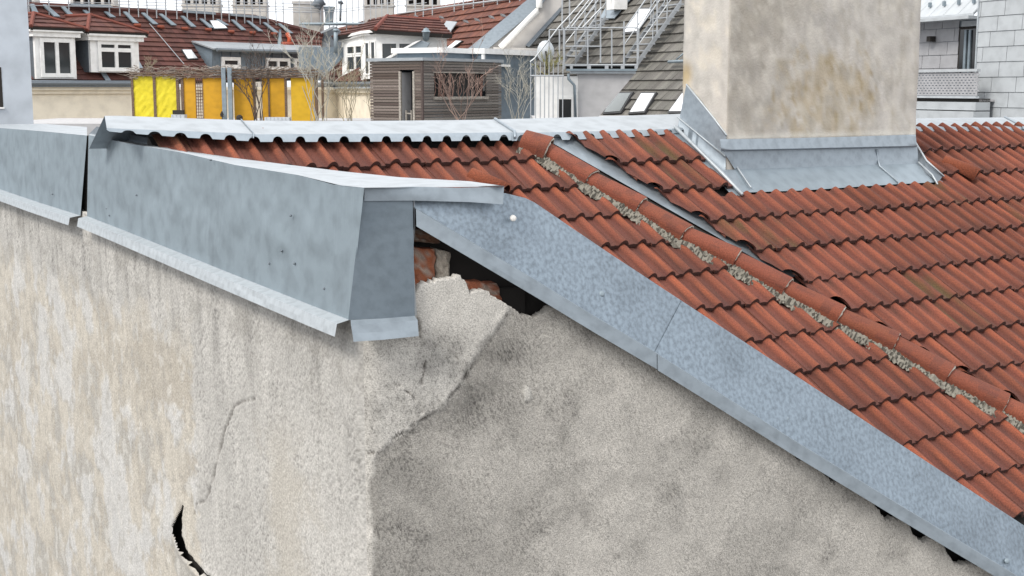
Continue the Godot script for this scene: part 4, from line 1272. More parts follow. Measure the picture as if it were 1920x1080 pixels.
func roof_rails() -> void:
	var t := thing("roof_railing", "thin grey snow fence posts and wires along the ridge of the red roof, left half", "railing", V(16.25, 0.097, -48.876), 0, "", true)
	for q in [V(11.24, 2.384, -46.949), V(11.966, 2.345, -47.213), V(12.696, 2.376, -47.478), V(13.465, 2.373, -47.757), V(14.254, 2.333, -48.044), V(15.044, 2.29, -48.332), V(15.791, 2.263, -48.603), V(16.581, 2.255, -48.891), V(17.512, 2.251, -49.229), V(18.302, 2.241, -49.516), V(19.067, 2.33, -49.795), V(19.768, 2.214, -50.049), V(20.541, 2.18, -50.33), V(21.31, 2.248, -50.61), V(22.095, 2.234, -50.895), V(14.668, 2.536, -48.195), V(15.427, 2.532, -48.471), V(16.184, 2.527, -48.746), V(17.055, 2.526, -49.063), V(17.928, 2.524, -49.38), V(18.679, 2.515, -49.653), V(19.425, 2.505, -49.924), V(20.163, 2.495, -50.193), V(20.919, 2.483, -50.468), V(21.721, 2.473, -50.759)]:
		var st := ST()
		tube(st, [q, q + V(0, 1.9, 0)], 0.022, 0.022, 4)
		put("post", st, MT.steel, t)
	for q in [[V(11.204, 2.732, -46.935), V(14.405, 2.821, -48.099)], [V(14.405, 2.821, -48.099), V(24.04, 3.084, -51.603)], [V(14.416, 3.044, -48.103), V(24.045, 3.279, -51.605)], [V(12.72, 2.809, -47.486), V(14.406, 2.84, -48.1)], [V(11.212, 2.872, -46.938), V(14.413, 2.97, -48.102)], [V(14.411, 2.932, -48.101), V(24.043, 3.181, -51.604)], [V(14.421, 3.136, -48.105), V(24.05, 3.431, -51.606)]]:
		var st := ST()
		tube(st, [q[0], q[1]], 0.012, 0.012, 4)
		put("wire", st, MT.steel, t)
	for q in [[V(12.811, 2.776, -47.839), V(14.361, 2.797, -48.403)], [V(17.38, 2.769, -49.5), V(18.827, 2.756, -50.026)], [V(19.527, 2.746, -50.281), V(21.268, 2.698, -50.914)]]:
		var st := ST()
		slab(st, [q[0], q[1], q[1] + V(0, 0.10, -0.1), q[0] + V(0, 0.10, -0.1)], V(0, 0.02, 0.3))
		put("walkway", st, MT.zincdark, t)
	t = thing("roof_railing", "dense grey snow fence of posts and wires at the roof valley, middle", "railing", V(24.839, 2.308, -51.274), 0, "", true)
	for q in [V(23.391, 2.57, -52.215), V(23.801, 2.57, -51.949), V(24.134, 2.482, -51.732), V(24.427, 2.177, -51.542), V(24.69, 2.308, -51.371), V(25.025, 2.264, -51.153), V(25.251, 2.395, -51.007), V(25.459, 2.657, -50.871), V(25.627, 2.657, -50.762), V(25.87, 2.744, -50.604), V(26.057, 2.831, -50.482), V(26.263, 2.875, -50.349), V(26.468, 2.918, -50.216), V(26.821, 2.875, -49.986), V(27.119, 2.918, -49.793)]:
		var st := ST()
		tube(st, [q, q + V(0, 2.0, 0)], 0.022, 0.022, 4)
		put("post", st, MT.steel, t)
	for q in [[V(22.993, 3.136, -52.474), V(24.853, 3.136, -51.265)], [V(24.853, 3.136, -51.265), V(27.831, 3.505, -49.33)], [V(22.997, 3.31, -52.471), V(24.854, 3.223, -51.264)], [V(24.854, 3.223, -51.264), V(27.832, 3.701, -49.329)]]:
		var st := ST()
		tube(st, [q[0], q[1]], 0.013, 0.013, 4)
		put("wire", st, MT.steel, t)
	var st2 := ST()
	tube(st2, [V(23.351, 2.63, -52.122), V(25.916, 2.63, -50.455)], 0.07, 0.07, 6)
	put("pipe_rail", st2, MT.zincdull, t)
	t = thing("roof_railing", "grey snow fence posts with a long pipe along the upper right red roof", "railing", V(24.474, 1.964, -41.478), 0, "", true)
	for q in [V(24.763, 2.614, -44.757), V(24.553, 2.547, -43.77), V(24.323, 2.495, -42.694), V(23.808, 2.269, -40.274), V(23.608, 2.243, -39.334), V(23.394, 2.213, -38.326), V(23.188, 2.202, -37.36), V(22.92, 2.224, -36.1), V(22.694, 2.236, -35.042), V(22.516, 2.272, -34.206)]:
		var st := ST()
		tube(st, [q, q + V(0, 1.3, 0)], 0.028, 0.022, 4)
		put("post", st, MT.steel, t)
	for q in [[V(25.268, 2.874, -47.133), V(23.83, 2.797, -40.376)], [V(23.83, 2.797, -40.376), V(22.258, 2.666, -32.992)]]:
		var st := ST()
		tube(st, [q[0], q[1]], 0.03, 0.03, 5)
		put("pipe_rail", st, MT.steel, t)

func far_chimneys() -> void:
	var rows := [[-20.0, 56.0], [120.0, 205.0], [333.0, 402.0], [428.0, 491.0], [678.0, 733.0], [757.0, 822.0]]
	var labels := ["pale chimney stack at the far left above the red ridge", "wide grey chimney stack above the second white dormer", "grey chimney stack with dark flue openings above the small skylight", "grey chimney stack with a row of dark flue slots right of the white sky gap", "pale grey chimney stack with dark flue slots above the bay dormer", "grey flue block behind the pipe rail above the right red roof"]
	var xs := [-11.608, -9.908, -8.431, -6.575, -3.712, -2.168, -1.587, -0.177, 4.006, 5.236, 5.773, 7.227]
	for k in 6:
		var t := thing("chimney_stack", labels[k], "chimney", V(22.427, 2.328, -53.438), -0.5763, "chimney stacks along the far ridge")
		var st := ST()
		var x0: float = xs[k * 2]
		var x1: float = xs[k * 2 + 1]
		var z := -0.6 - 0.1 * k
		box(st, x0, -3, x1, 1.121, z - 0.7, z)
		put("shaft", st, MT.render, t)
		st = ST()
		box(st, x0 - 0.05, 1.121, x1 + 0.05, 1.186, z - 0.75, z + 0.05)
		box(st, x0, 1.449, x1, 2.191, z - 0.7, z)
		put("cap_slab", st, MT.render, t)
		var n := 4
		for i in n + 1:
			var xx := lerpf(x0 + 0.06, x1 - 0.06, float(i) / n)
			st = ST()
			box(st, xx - 0.06, 1.186, xx + 0.06, 1.449, z - 0.68, z - 0.02)
			put("flue_pier", st, MT.render, t)
		bxp("flue_dark", t, MT.dark, x0 + 0.07, 1.191, x1 - 0.07, 1.444, z - 0.5, z - 0.3)
	var t := thing("ventilation_shaft", "grey rendered shaft with metal cowl and funnel in the roof valley", "shaft", V(22.427, 2.328, -53.438), -0.5763)
	bxp("shaft", t, MT.render, 1.157, 1.174, 2.274, -0.889, -1.0, 0.2)
	bxp("cap", t, MT.render, 1.124, 1.258, 2.37, 1.149, -1.05, 0.25)
	var st := ST()
	for q in [[V(2.454, 1.031, 0.4), V(2.898, 1.031, 0.4), V(2.826, 0.77, 0.4), V(2.515, 0.77, 0.4)], [V(2.515, 0.77, 0.4), V(2.826, 0.77, 0.4), V(2.796, 0.333, 0.4), V(2.529, 0.333, 0.4)]]:
		slab(st, q, V(0, 0, -0.5))
	put("cowl", st, MT.zincdull, t)
	st = ST(0)
	tube(st, [V(2.157, 0.982, 0.5), V(2.295, 1.199, 0.5), V(2.474, 1.286, 0.5)], 0.22, 0.22, 8)
	put("duct", st, MT.zincdark, t)
	st = ST()
	slab(st, [V(1.486, -0.735, 1), V(2.071, -0.214, 1), V(2.77, -0.561, 1), V(2.63, -0.909, 1), V(1.482, -0.909, 1)], V(0, 0, -0.3))
	put("valley_funnel", st, MT.zinclight, t)
	st = ST()
	slab(st, [V(1.569, 0.257, 1.1), V(1.745, 0.257, 1.1), V(2.218, -0.218, 1.1), V(2.085, -0.261, 1.1)], V(0, 0, -0.1))
	slab(st, [V(2.085, -0.261, 1.1), V(2.131, -0.175, 1.1), V(2.975, 0.214, 1.1), V(3.017, 0.128, 1.1)], V(0, 0, -0.1))
	put("flashing", st, MT.zinclight, t)
	st = ST()
	slab(st, [V(2.1, -0.254, 0.9), V(3.036, 0.18, 0.9), V(3.252, -0.037, 0.9), V(3.241, -0.645, 0.9), V(2.135, -0.645, 0.9)], V(0, 0, -0.2))
	put("lead_sheet", st, MT.zincdark, t)
	st = ST(0)
	tube(st, [V(3.204, 0.401, 0.8), V(3.24, 1.137, 0.8)], 0.05, 0.05, 6)
	tube(st, [V(3.13, 1.159, 0.8), V(3.263, 1.202, 0.8), V(3.305, 1.094, 0.8)], 0.07, 0.07, 6)
	put("vent_stack", st, MT.zincdark, t)

# a face of the bay dormer: wall, frames and panes
func bay_face(d: Node, a: Vector3, b: Vector3, yb: float, yt: float, panes: Array) -> void:
	var x := b - a
	x.y = 0
	var n := x.normalized().cross(V(0, 1, 0))
	var st := ST()
	pbox(st, V(a.x, yb, a.z) - n * 0.2, x, V(0, yt - yb, 0), n * 0.2)
	var w := put("bay_wall", st, MT.white, d)
	ofs[w] = Vector3.ZERO
	for p in panes:
		st = ST()
		var o: Vector3 = a + x * p[0]
		o.y = p[2]
		var h := V(0, p[3] - p[2], 0)
		var ww: Vector3 = x * (p[1] - p[0])
		var u := x.normalized()
		var m := 0.045
		pbox(st, o - u * m - V(0, m, 0), ww + u * 2 * m, V(0, m, 0), n * 0.03)
		pbox(st, o - u * m + h, ww + u * 2 * m, V(0, m, 0), n * 0.03)
		pbox(st, o - u * m, u * m, h, n * 0.029)
		pbox(st, o + ww, u * m, h, n * 0.029)
		put("frame", st, MT.white, w)
		st = ST()
		pbox(st, o, ww, h, n * 0.008)
		put("pane", st, MT.glass, w)

func right_wing() -> void:
	var b := thing("corner_house", "red tiled wing running towards us with cream wall below its eaves", "house", V(22.676, 0.194, -44.562), -1.7806)
	var st := ST()
	box(st, -9, -16, 8, -0.37, -6, 0)
	put("wall", st, MT.cream, b)
	st = ST()
	box(st, -9, -0.37, 8, -0.233, -1, 0.12)
	put("cornice", st, MT.cream, b)
	st = ST()
	slab(st, [V(-9, -0.214, 0.25), V(8, -0.214, 0.25), V(8, 0, -0.25), V(-9, 0, -0.25)], V(0, 0.03, 0))
	put("sill_roof", st, MT.zinclight, b)
	st = ST()
	tube(st, [V(-9, -0.039, 0.12), V(8, -0.039, 0.12)], 0.09, 0.09, 6)
	put("gutter", st, MT.zincdark, b)
	courses(b, "roof_tiles", V(0, 0, 0), V(1, 0, 0), V(0, 0.76604, -0.64279), [V(-8.537, 0.144, -0.121), V(-0.337, 0.06, -0.05), V(4.938, 0.814, -0.683), V(8.892, 0.812, -0.682), V(11.957, 2.315, -1.943), V(11.976, 2.621, -2.2), V(-0.151, 2.734, -2.294), V(-7.597, 2.692, -2.259), V(-16.785, 2.454, -2.059)], 0.24, 0.28, 0.05, MT.rooftile, Color(0.135, 0.046, 0.034), Color(0.25, 0.085, 0.052), 8)
	skylight(b, [V(6.655, 0.949, -0.796), V(7.281, 0.917, -0.769), V(7.909, 1.219, -1.022), V(7.184, 1.258, -1.056)], V(0, 0.64279, 0.76604), 0.10, MT.skyglass)
	st = ST()
	slab(st, [V(4.841, 1.561, -1.114), V(6.096, 1.516, -1.076), V(5.981, 1.939, -1.431), V(4.615, 2.036, -1.513)], V(0, 0.02, 0.02))
	put("roof_sheet", st, MT.zinclight, b)
	st = ST(0)
	tube(st, [V(6.21, 0.784, -0.266), V(10.283, 1.46, 1)], 0.10, 0.10, 8)
	tube(st, [V(10.282, 1.429, 1), V(10.283, 1.475, 1)], 0.15, 0.10, 8)
	put("vent_pipe", st, MT.zincdull, b)
	for q in [V(0.21, 2.358, -1.848), V(3.714, 2.152, -1.675), V(7, 1.859, -1.43), V(8.069, 1.862, -1.432), V(9.325, 1.886, -1.452), V(10.341, 1.885, -1.451)]:
		st = ST()
		pbox(st, q, V(0.14, 0, 0), V(0, 0.08, 0.05), V(0, 0.03, 0.12))
		put("snow_hook", st, MT.zinclight, b)
	# the bay dormer
	var d := thing("bay_dormer", "white three-sided bay dormer with red hipped roof in the corner of the courtyard", "dormer", V(20.127, 0.24, -35.719), -0.6635)
	bay_face(d, V(-2.875, 0.836, -1.3), V(-1.954, 0.801, 0), 0.001, 1.342, [[0.30, 0.62, 0.82, 1.014], [0.70, 0.96, 0.825, 1.018], [0.30, 0.62, 0.332, 0.706], [0.70, 0.96, 0.326, 0.712]])
	bay_face(d, V(-1.954, 0.801, 0), V(-1.487, 0.792, 0.3), 0.033, 1.437, [[0.25, 0.47, 0.193, 1.103], [0.68, 0.92, 0.193, 1.119]])
	bay_face(d, V(-1.487, 0.792, 0.3), V(0.625, 0.795, 0), 0.033, 1.437, [[0.09, 0.285, 0.604, 1.079], [0.33, 0.52, 0.603, 1.078]])
	st = ST()
	slab(st, [V(-2.997, 1.2, -1.35), V(-1.947, 1.321, 0.15), V(-1.45, 1.339, 0.45), V(0.713, 1.217, 0.15), V(0.492, 1.277, -1.5)], V(0, 0.07, 0))
	slab(st, [V(-3.03, 1.266, -1.35), V(-1.943, 1.38, 0.25), V(-1.43, 1.413, 0.55), V(0.776, 1.276, 0.25), V(0.542, 1.342, -1.5)], V(0, 0.08, 0))
	put("cornice", st, MT.white, d)
	tri_courses(d, "bay_roof", [V(-3.188, 1.33, -1.3), V(-1.426, 1.472, 0.65), V(-1.276, 1.925, -0.6), V(-2.01, 1.715, -1.2)], 0.24, 0.22, 61, RED0, RED1)
	tri_courses(d, "bay_roof", [V(-1.426, 1.472, 0.65), V(0.837, 1.335, 0.35), V(0.307, 1.811, -0.7), V(-1.276, 1.925, -0.6)], 0.24, 0.22, 62, RED0, RED1)
	st = ST()
	tube(st, [V(-1.424, 1.502, 0.66), V(-1.273, 1.94, -0.58)], 0.07, 0.07, 6, Color(0.22, 0.06, 0.045))
	tube(st, [V(-1.273, 1.924, -0.58), V(0.31, 1.826, -0.68)], 0.06, 0.06, 6, Color(0.22, 0.06, 0.045))
	put("hip_tiles", st, MT.rooftile, d)
	st = ST()
	slab(st, [V(-1.059, 0.656, 0.7), V(-0.043, 1.153, 0.7), V(0.212, 1.09, 0.7), V(-0.112, 0.623, 0.7)], V(0, 0, -0.15))
	put("parapet_sheet", st, MT.zinc, d)
	st = ST()
	slab(st, [V(-1.128, 0.639, 0.76), V(-0.225, 1.121, 0.76), V(-0.033, 1.167, 0.76), V(-0.952, 0.654, 0.76)], V(0, 0, -0.1))
	put("parapet_edge", st, MT.white, d)
	st = ST(0)
	tube(st, [V(-2.996, 0.828, -1), V(-2.981, 1.547, -1)], 0.075, 0.075, 8)
	tube(st, [V(-2.982, 1.514, -1), V(-2.981, 1.58, -1)], 0.11, 0.08, 8)
	put("vent_pipe", st, MT.zincdull, d)
	st = ST()
	slab(st, [V(-4.225, 1.034, -1.2), V(-2.697, 1.03, -1.2), V(-2.701, 0.833, -1.2), V(-3.567, 0.009, -1.2), V(-4.25, 0.009, -1.2)], V(0, 0, -0.2))
	put("lead_cheek", st, MT.zincslate, d)
	tri_courses(d, "lower_tiles", [V(-3.075, -0.026, -0.9), V(-1.799, -0.031, 0.02), V(-1.794, 0.513, 0)], 0.24, 0.16, 63, RED0, RED1)
	# firewall between the wings, with its zinc coping and the white downpipe
	var f := thing("firewall", "pale plastered firewall with grey zinc edge between the red and the grey roof", "wall", V(19.37, 1.051, -30.326), -0.6635)
	st = ST()
	slab(st, [V(-0.972, -0.25, 0), V(0.64, -0.253, 0), V(0.654, 0.068, 0), V(1.555, 1.02, 0), V(1.72, 1.514, 0), V(1.158, 1.518, 0)], V(0, 0, -0.4))
	put("wall", st, MT.render, f)
	st = ST()
	slab(st, [V(-1.102, -0.196, 0.1), V(-0.488, -0.141, 0.1), V(1.082, 1.127, 0.1), V(1.333, 1.51, 0.1), V(1.024, 1.512, 0.1)], V(0, 0, -0.5))
	put("edge_sheet", st, MT.zinc, f)
	st = ST()
	slab(st, [V(0.643, 0.066, 0.05), V(1.557, 1.045, 0.05), V(1.613, 0.99, 0.05), V(0.743, 0.024, 0.05)], V(0, 0, -0.5))
	put("shadow_gap", st, MT.zincdark, f)
	st = ST()
	slab(st, [V(-0.193, 0.022, 0.2), V(1.008, -0.022, 0.2), V(1.008, -0.091, 0.2), V(-0.193, -0.047, 0.2)], V(0, 0, -0.4))
	put("ledge", st, MT.render, f)
	st = ST(0)
	tube(st, [V(1.021, 1.501, 0.25), V(1.022, 1.036, 0.25), V(0.98, 0.954, 0.25), V(-0.004, 0.007, 0.25)], 0.085, 0.085, 10)
	tag(put("downpipe", st, MT.whitepipe, f), "thick white pipe running down the firewall", "pipe").remove_meta("category")

func shed_and_terrace() -> void:
	var s := thing("wooden_shed", "weathered grey wooden plank shed with open doorway and long window on the terrace", "shed", V(15.134, 0.639, -27.047), 0.3487)
	rng.seed = 77
	var w := 2.968
	var hgt := 2.4
	var dep := -1.642
	var inner := ST()
	box(inner, 0.05, -hgt, w - 0.05, -0.06, dep + 0.05, dep + 0.10)
	box(inner, w - 0.10, -hgt, w - 0.05, -0.06, dep, -0.05)
	box(inner, 0.05, -hgt - 0.1, w, -hgt, dep, 0)
	put("inner_wall", inner, MT.dark, s)
	var pitch := 0.068
	var n := int((hgt - 0.03) / pitch)
	# right face with its window opening, left face with its doorway
	var wx0 := 0.406
	var wx1 := 2.369
	var wy0 := -0.839
	var wy1 := -0.29
	var dx0 := --0.269
	var dx1 := --0.696
	var dy1 := -0.261
	for i in n:
		var y1 := -0.03 - i * pitch
		var y0 := y1 - pitch + 0.012
		var ym := (y0 + y1) / 2
		var spans := [[0.0, w]]
		if ym > wy0 and ym < wy1:
			spans = [[0.0, wx0], [wx1, w]]
		for sp in spans:
			var c := Color(0.36, 0.33, 0.30).lerp(Color(0.17, 0.145, 0.13), rng.randf())
			var o := bxp("plank", s, MT.wood, sp[0], y0, sp[1], y1, -0.03, rng.randf_range(-0.004, 0.006), c)
			o.rotation.x = rng.randf_range(-0.0004, 0.0004)
		spans = [[0.03, -dep]]
		if ym < dy1:
			spans = [[0.03, dx0], [dx1, -dep]]
		for sp in spans:
			var c := Color(0.30, 0.25, 0.22).lerp(Color(0.11, 0.08, 0.068), rng.randf())
			var x := rng.randf_range(-0.004, 0.006)
			bxp("plank", s, MT.wood, -x, y0, 0.03, y1, -sp[1], -sp[0], c)
	bxp("corner_post", s, MT.wood, -0.03, -hgt, 0.02, -0.02, -0.03, 0.02, Color(0.12, 0.09, 0.08))
	var st := ST()
	box(st, -0.06, -0.02, w + 0.02, 0.05, dep - 0.05, 0.06)
	put("roof_edge", st, MT.zinclight, s)
	st = ST()
	box(st, wx0 - 0.04, wy0 - 0.07, wx1 + 0.04, wy0, -0.06, 0.05)
	box(st, wx0 - 0.04, wy1, wx1 + 0.04, wy1 + 0.02, -0.04, 0.02)
	put("window_board", st, MT.palewood, s)
	bxp("window", s, MT.glassdark, wx0, wy0, wx1, wy1, -0.12, -0.10)
	for k in 26:
		var q := ST()
		var x := rng.randf_range(wx0 + 0.05, wx1 - 0.05)
		var pts := []
		for i in 5:
			pts.append(V(x + rng.randf_range(-0.05, 0.05), lerpf(wy0, wy1 - 0.03, i / 4.0), -0.05 + rng.randf_range(-0.02, 0.02)))
		tube(q, pts, 0.006, 0.006, 3, Color(0.42, 0.25, 0.20))
		if k < 9:
			put("dry_stem", q, MT.vc, s)
		else:
			put("dry_stem", q, MT.vc, s)
	st = ST()
	box(st, -0.015, -hgt, 0.035, dy1, -dx0 - 0.03, -dx0 + 0.03)
	box(st, -0.015, -hgt, 0.035, dy1, -dx1 - 0.03, -dx1 + 0.03)
	put("door_frame", st, MT.palewood, s)
	st = ST()
	pbox(st, V(0.04, -hgt, -dx1), V(0.30, 0, 0.02), V(0, hgt + dy1 - 0.02, 0), V(0, 0, 0.03))
	put("door", st, MT.greyrender, s)
	st = ST()
	for k in 2:
		box(st, 0.06, -hgt, 0.10, -1.15, -dx0 - 0.16 - k * 0.16, -dx0 - 0.13 - k * 0.16)
	for k in 5:
		box(st, 0.065, -2.2 + k * 0.24, 0.095, -2.17 + k * 0.24, -dx0 - 0.29, -dx0 - 0.14)
	tag(put("ladder", st, MT.palewood, self), "small pale wooden ladder leaning inside the doorway of the shed", "ladder")
	var lad := get_node("ladder") as Node3D
	lad.position = s.position
	lad.rotation = s.rotation
	# zinc-clad box behind
	var z := thing("metal_clad_house", "blue-grey metal clad rooftop extension with white trim behind the shed", "building", V(17.372, 0.925, -28.042), 0.4709)
	st = ST()
	box(st, 0, -16, 2.739, -0.1, --0 - 1.5, 0)
	box(st, -1.33, -16, 0.02, -0.1, -1.6, -0.3)
	put("cladding", st, MT.zincslate, z)
	st = ST()
	box(st, -0.05, -0.10, 2.826, 0.03, -1.6, 0.08)
	box(st, -1.447, -0.10, 0.02, 0.02, -1.7, -0.22)
	put("trim", st, MT.white, z)
	st = ST()
	box(st, -0.03, -1.0, 0.05, -0.1, -0.02, 0.04)
	put("corner_trim", st, MT.white, z)
	bxp("ledge", z, MT.white, 0.15, -0.398, 1.214, -0.345, 0, 0.08)
	# terrace: floor, screens, posts, planters
	st = ST()
	box(st, -5.5, -0.35, 6.5, -0.03, -3.5, 2.5)
	var fl: Material = MT.greyrender
	var tf := thing("roof_terrace", "flat grey roof terrace carrying the yellow screens, mostly hidden behind our ridge", "terrace", V(12.85, -0.829, -33.618), -0.5763)
	put("floor_slab", st, fl, tf)
	st = ST()
	box(st, -5.4, -15, 6.4, -0.36, -3.4, 2.4)
	put("wall", st, MT.render, tf)
	var scr := [[-2.335, 0.042, -1.792, 1.173, 0, "crinkled bright yellow cloth screen, leftmost of the terrace"], [-1.764, 0.042, -1.221, 1.173, 0, "crinkled yellow cloth screen, second from the left beside the brown post"], [-1.028, -0.014, -0.721, 1.09, 1, "narrow orange panel left of the lattice strip"], [-0.526, -0.014, 0.017, 1.09, 1, "broad orange panel between the lattice strip and the grey posts"], [0.282, -0.014, 0.784, 1.076, 1, "orange panel right of the two grey posts"], [1.021, -0.014, 1.174, 1.076, 1, "thin orange panel strip behind a dark stem"], [1.216, -0.014, 1.606, 1.076, 1, "orange panel above the white boxes"], [1.773, -0.028, 2.387, 1.09, 2, "broad amber yellow panel at the right end of the screens"]]
	for q in scr:
		st = ST(0)
		var nx := 10
		var ny := 16
		var zz := func(x: float, y: float, k: int) -> float: return (0.035 * nb.get_noise_2d(x * 2.2 + k, y * 2.2) + 0.02 * nc.get_noise_2d(x, y * 0.8)) if k == 0 else 0.0
		var x0: float = q[0]
		var y0: float = q[1]
		var x1: float = q[2]
		var y1: float = q[3]
		var kind: int = q[4]
		for i in nx:
			for j in ny:
				var p := []
				for e in [[i, j], [i + 1, j], [i + 1, j + 1], [i, j + 1]]:
					var x := lerpf(x0, x1, e[0] / float(nx))
					var y := lerpf(y0, y1, e[1] / float(ny))
					p.append(V(x, y, zz.call(x, y, kind)))
				quad(st, p[0], p[3], p[2], p[1])
		if kind > 0:
			st.set_smooth_group(-1)
			box(st, x0, y0, x1, y1, -0.03, -0.004)
		var o := put("screen_panel", st, [MT.yellow, MT.orange, MT.amber][kind], self)
		tag(o, q[5], "screen", "coloured screens on the terrace")
		o.position = V(12.85, -0.829, -33.618)
		o.rotation.y = -0.5763
	var tr := thing("trellis", "weathered timber trellis with brown posts and dry twigs above the yellow screens", "trellis", V(12.85, -0.829, -33.618), -0.5763)
	for q in [[-2.39, 0.014, -2.334, 1.241], [-1.82, 0.014, -1.75, 1.2], [-1.221, 0.014, -1.151, 1.2], [-1.095, 0.014, -1.026, 1.2], [0.786, 0.014, 0.842, 1.2], [1.176, 0.014, 1.218, 1.2], [1.608, 0.014, 1.664, 1.2], [2.388, -0.014, 2.471, 1.173], [2.569, -0.014, 2.625, 1.173]]:
		bxp("post", tr, MT.brownwood, q[0], q[1], q[2], q[3], -0.06, 0.03)
	for q in [[-2.394, 1.186, 2.54, 1.227], [-2.396, 1.131, 2.539, 1.159], [-1.209, 1.262, 2.542, 1.296], [-1.216, 1.09, 2.538, 1.111]]:
		bxp("rail", tr, MT.brownwood, q[0], q[1], q[2], q[3] + 0.006, 0.02, 0.07)
	for k in 14:
		var y := lerpf(0.042, 1.09, k / 13.0)
		bxp("lattice_slat", tr, MT.brownwood, -0.712, y - 0.008, -0.53, y + 0.008, 0.0, 0.012, Color(0.8, 0.55, 0.5))
	for k in 4:
		var x := lerpf(-0.705, -0.537, k / 3.0)
		bxp("lattice_slat", tr, MT.brownwood, x - 0.008, 0.014, x + 0.008, 1.09, 0.013, 0.024, Color(0.8, 0.55, 0.5))
	var tw := ST()
	rng.seed = 19
	for k in 520:
		var p := V(rng.randf_range(-2.431, 2.598), rng.randf_range(1.076, 1.365), rng.randf_range(-0.12, 0.12))
		var pts := [p]
		for i in 3:
			p += V(rng.randf_range(-0.16, 0.16), rng.randf_range(-0.045, 0.05), rng.randf_range(-0.05, 0.05))
			pts.append(p)
		tube(tw, pts, 0.008, 0.005, 3, Color(0.17, 0.13, 0.105).lerp(Color(0.34, 0.30, 0.26), rng.randf()))
	put("dry_twigs", tw, MT.vc, tr, "stuff")
	for q in [[0.015, -0, 0.119, 1.351, "grey steel post, left of the pair in front of the orange panels"], [0.175, -0, 0.279, 1.351, "grey steel post, right of the pair in front of the orange panels"]]:
		st = ST()
		box(st, q[0], q[1], q[2], q[3], 0.15, 0.24)
		var o := put("steel_post", st, MT.zincdull, self)
		tag(o, q[4], "post", "steel posts on the terrace")
		o.position = V(12.85, -0.829, -33.618)
		o.rotation.y = -0.5763
	var pl := thing("planter_box", "low pale grey ribbed planter box in front of the orange panels, left one", "planter", V(12.85, -0.829, -33.618), -0.5763, "planter boxes")
	bxp("box", pl, MT.palemetal, -1.24, -0, -0.891, 0.152, 0.3, 0.55)
	for k in 4:
		var x := lerpf(-1.213, -0.92, k / 3.0)
		bxp("rib", pl, MT.palemetal, x - 0.012, -0, x + 0.012, 0.152, 0.551, 0.565)
	bxp("dark_cover", pl, MT.dark, -1.208, 0.158, -0.942, 0.263, 0.32, 0.53)
	pl = thing("planter_box", "low pale grey ribbed planter box below the thin dark stems, right one", "planter", V(12.85, -0.829, -33.618), -0.5763, "planter boxes")
	bxp("box", pl, MT.palemetal, 1.16, -0.042, 1.817, 0.083, 0.3, 0.55)
	for k in 7:
		var x := lerpf(1.203, 1.789, k / 6.0)
		bxp("rib", pl, MT.palemetal, x - 0.012, -0.042, x + 0.012, 0.083, 0.551, 0.565)
	var lan := thing("garden_lantern", "small dark pointed lantern on a stake before the broad orange panel", "lantern", V(12.85, -0.829, -33.618), -0.5763)
	st = ST()
	slab(st, [V(-0.028, 0.144, 0.3), V(0.069, 0.144, 0.3), V(0.023, 0.241, 0.3)], V(0, 0, 0.05))
	box(st, -0.016, 0.09, 0.054, 0.144, 0.3, 0.35)
	put("head", st, MT.dark, lan)
	st = ST()
	tube(st, [V(0.02, -0.006, 0.32), V(0.023, 0.104, 0.32)], 0.012, 0.012, 5)
	put("stake", st, MT.dark, lan)
	var ball := SphereMesh.new()
	ball.radius = 0.085
	ball.height = 0.16
	var bo := MeshInstance3D.new()
	bo.mesh = ball
	put_mesh("round_pot", bo, MT.dark, self)
	tag(bo, "dark round pot on the terrace right of the steel posts", "pot")
	bo.position = V(13.079, -0.767, -33.112)
	bare_shrub("climbing_shrub", "dark bare climbing shrub against the gap between orange panels", V(13.523, -0.838, -32.943), 1.5, 0.28, 7, 101, MT.darktwig, V(0.0, 0, 0), "", 0.016)
	bare_shrub("bare_shrub", "tall pale leafless shrub with many fine branches at the right end of the trellis", V(14.695, -0.861, -31.942), 2.2, 0.42, 9, 102, MT.paletwig, V(0.10, 0, 0), "", 0.014)
	bare_shrub("bare_shrub", "bare yellowish shrub standing before the cream wall", V(15.367, -0.861, -31.505), 1.5, 0.45, 10, 104, MT.twig, V(0.0, 0, 0), "", 0.011)
	bare_shrub("bare_shrub", "low leafless shrub in front of the shed's left wall", V(16.108, -0.893, -31.263), 1.3, 0.35, 6, 105, MT.twig, V(0, 0, 0), "", 0.010)
	bare_shrub("bare_shrub", "reddish leafless shrub branching below the shed's long window", V(16.136, -0.739, -26.933), 1.45, 0.75, 8, 106, MT.redtwig, V(0, 0, 0), "", 0.011)
	bare_shrub("bare_shrub", "pale dry shrub in front of the blue-grey extension", V(17.564, -0.755, -26.794), 1.25, 0.6, 12, 107, MT.paletwig, V(0, 0, 0), "", 0.008)
	bare_shrub("bare_shrub", "dark twiggy shrub before the metal dormer above the trellis", V(13.835, 0.208, -33.336), 0.75, 0.5, 4, 108, MT.darktwig, V(0, 0, 0), "", 0.012)
	bare_shrub("bare_shrub", "small dry shrub above the first yellow screens", V(11.219, 0.44, -34.679), 0.32, 0.9, 6, 109, MT.twig, V(0, 0, 0), "", 0.007)

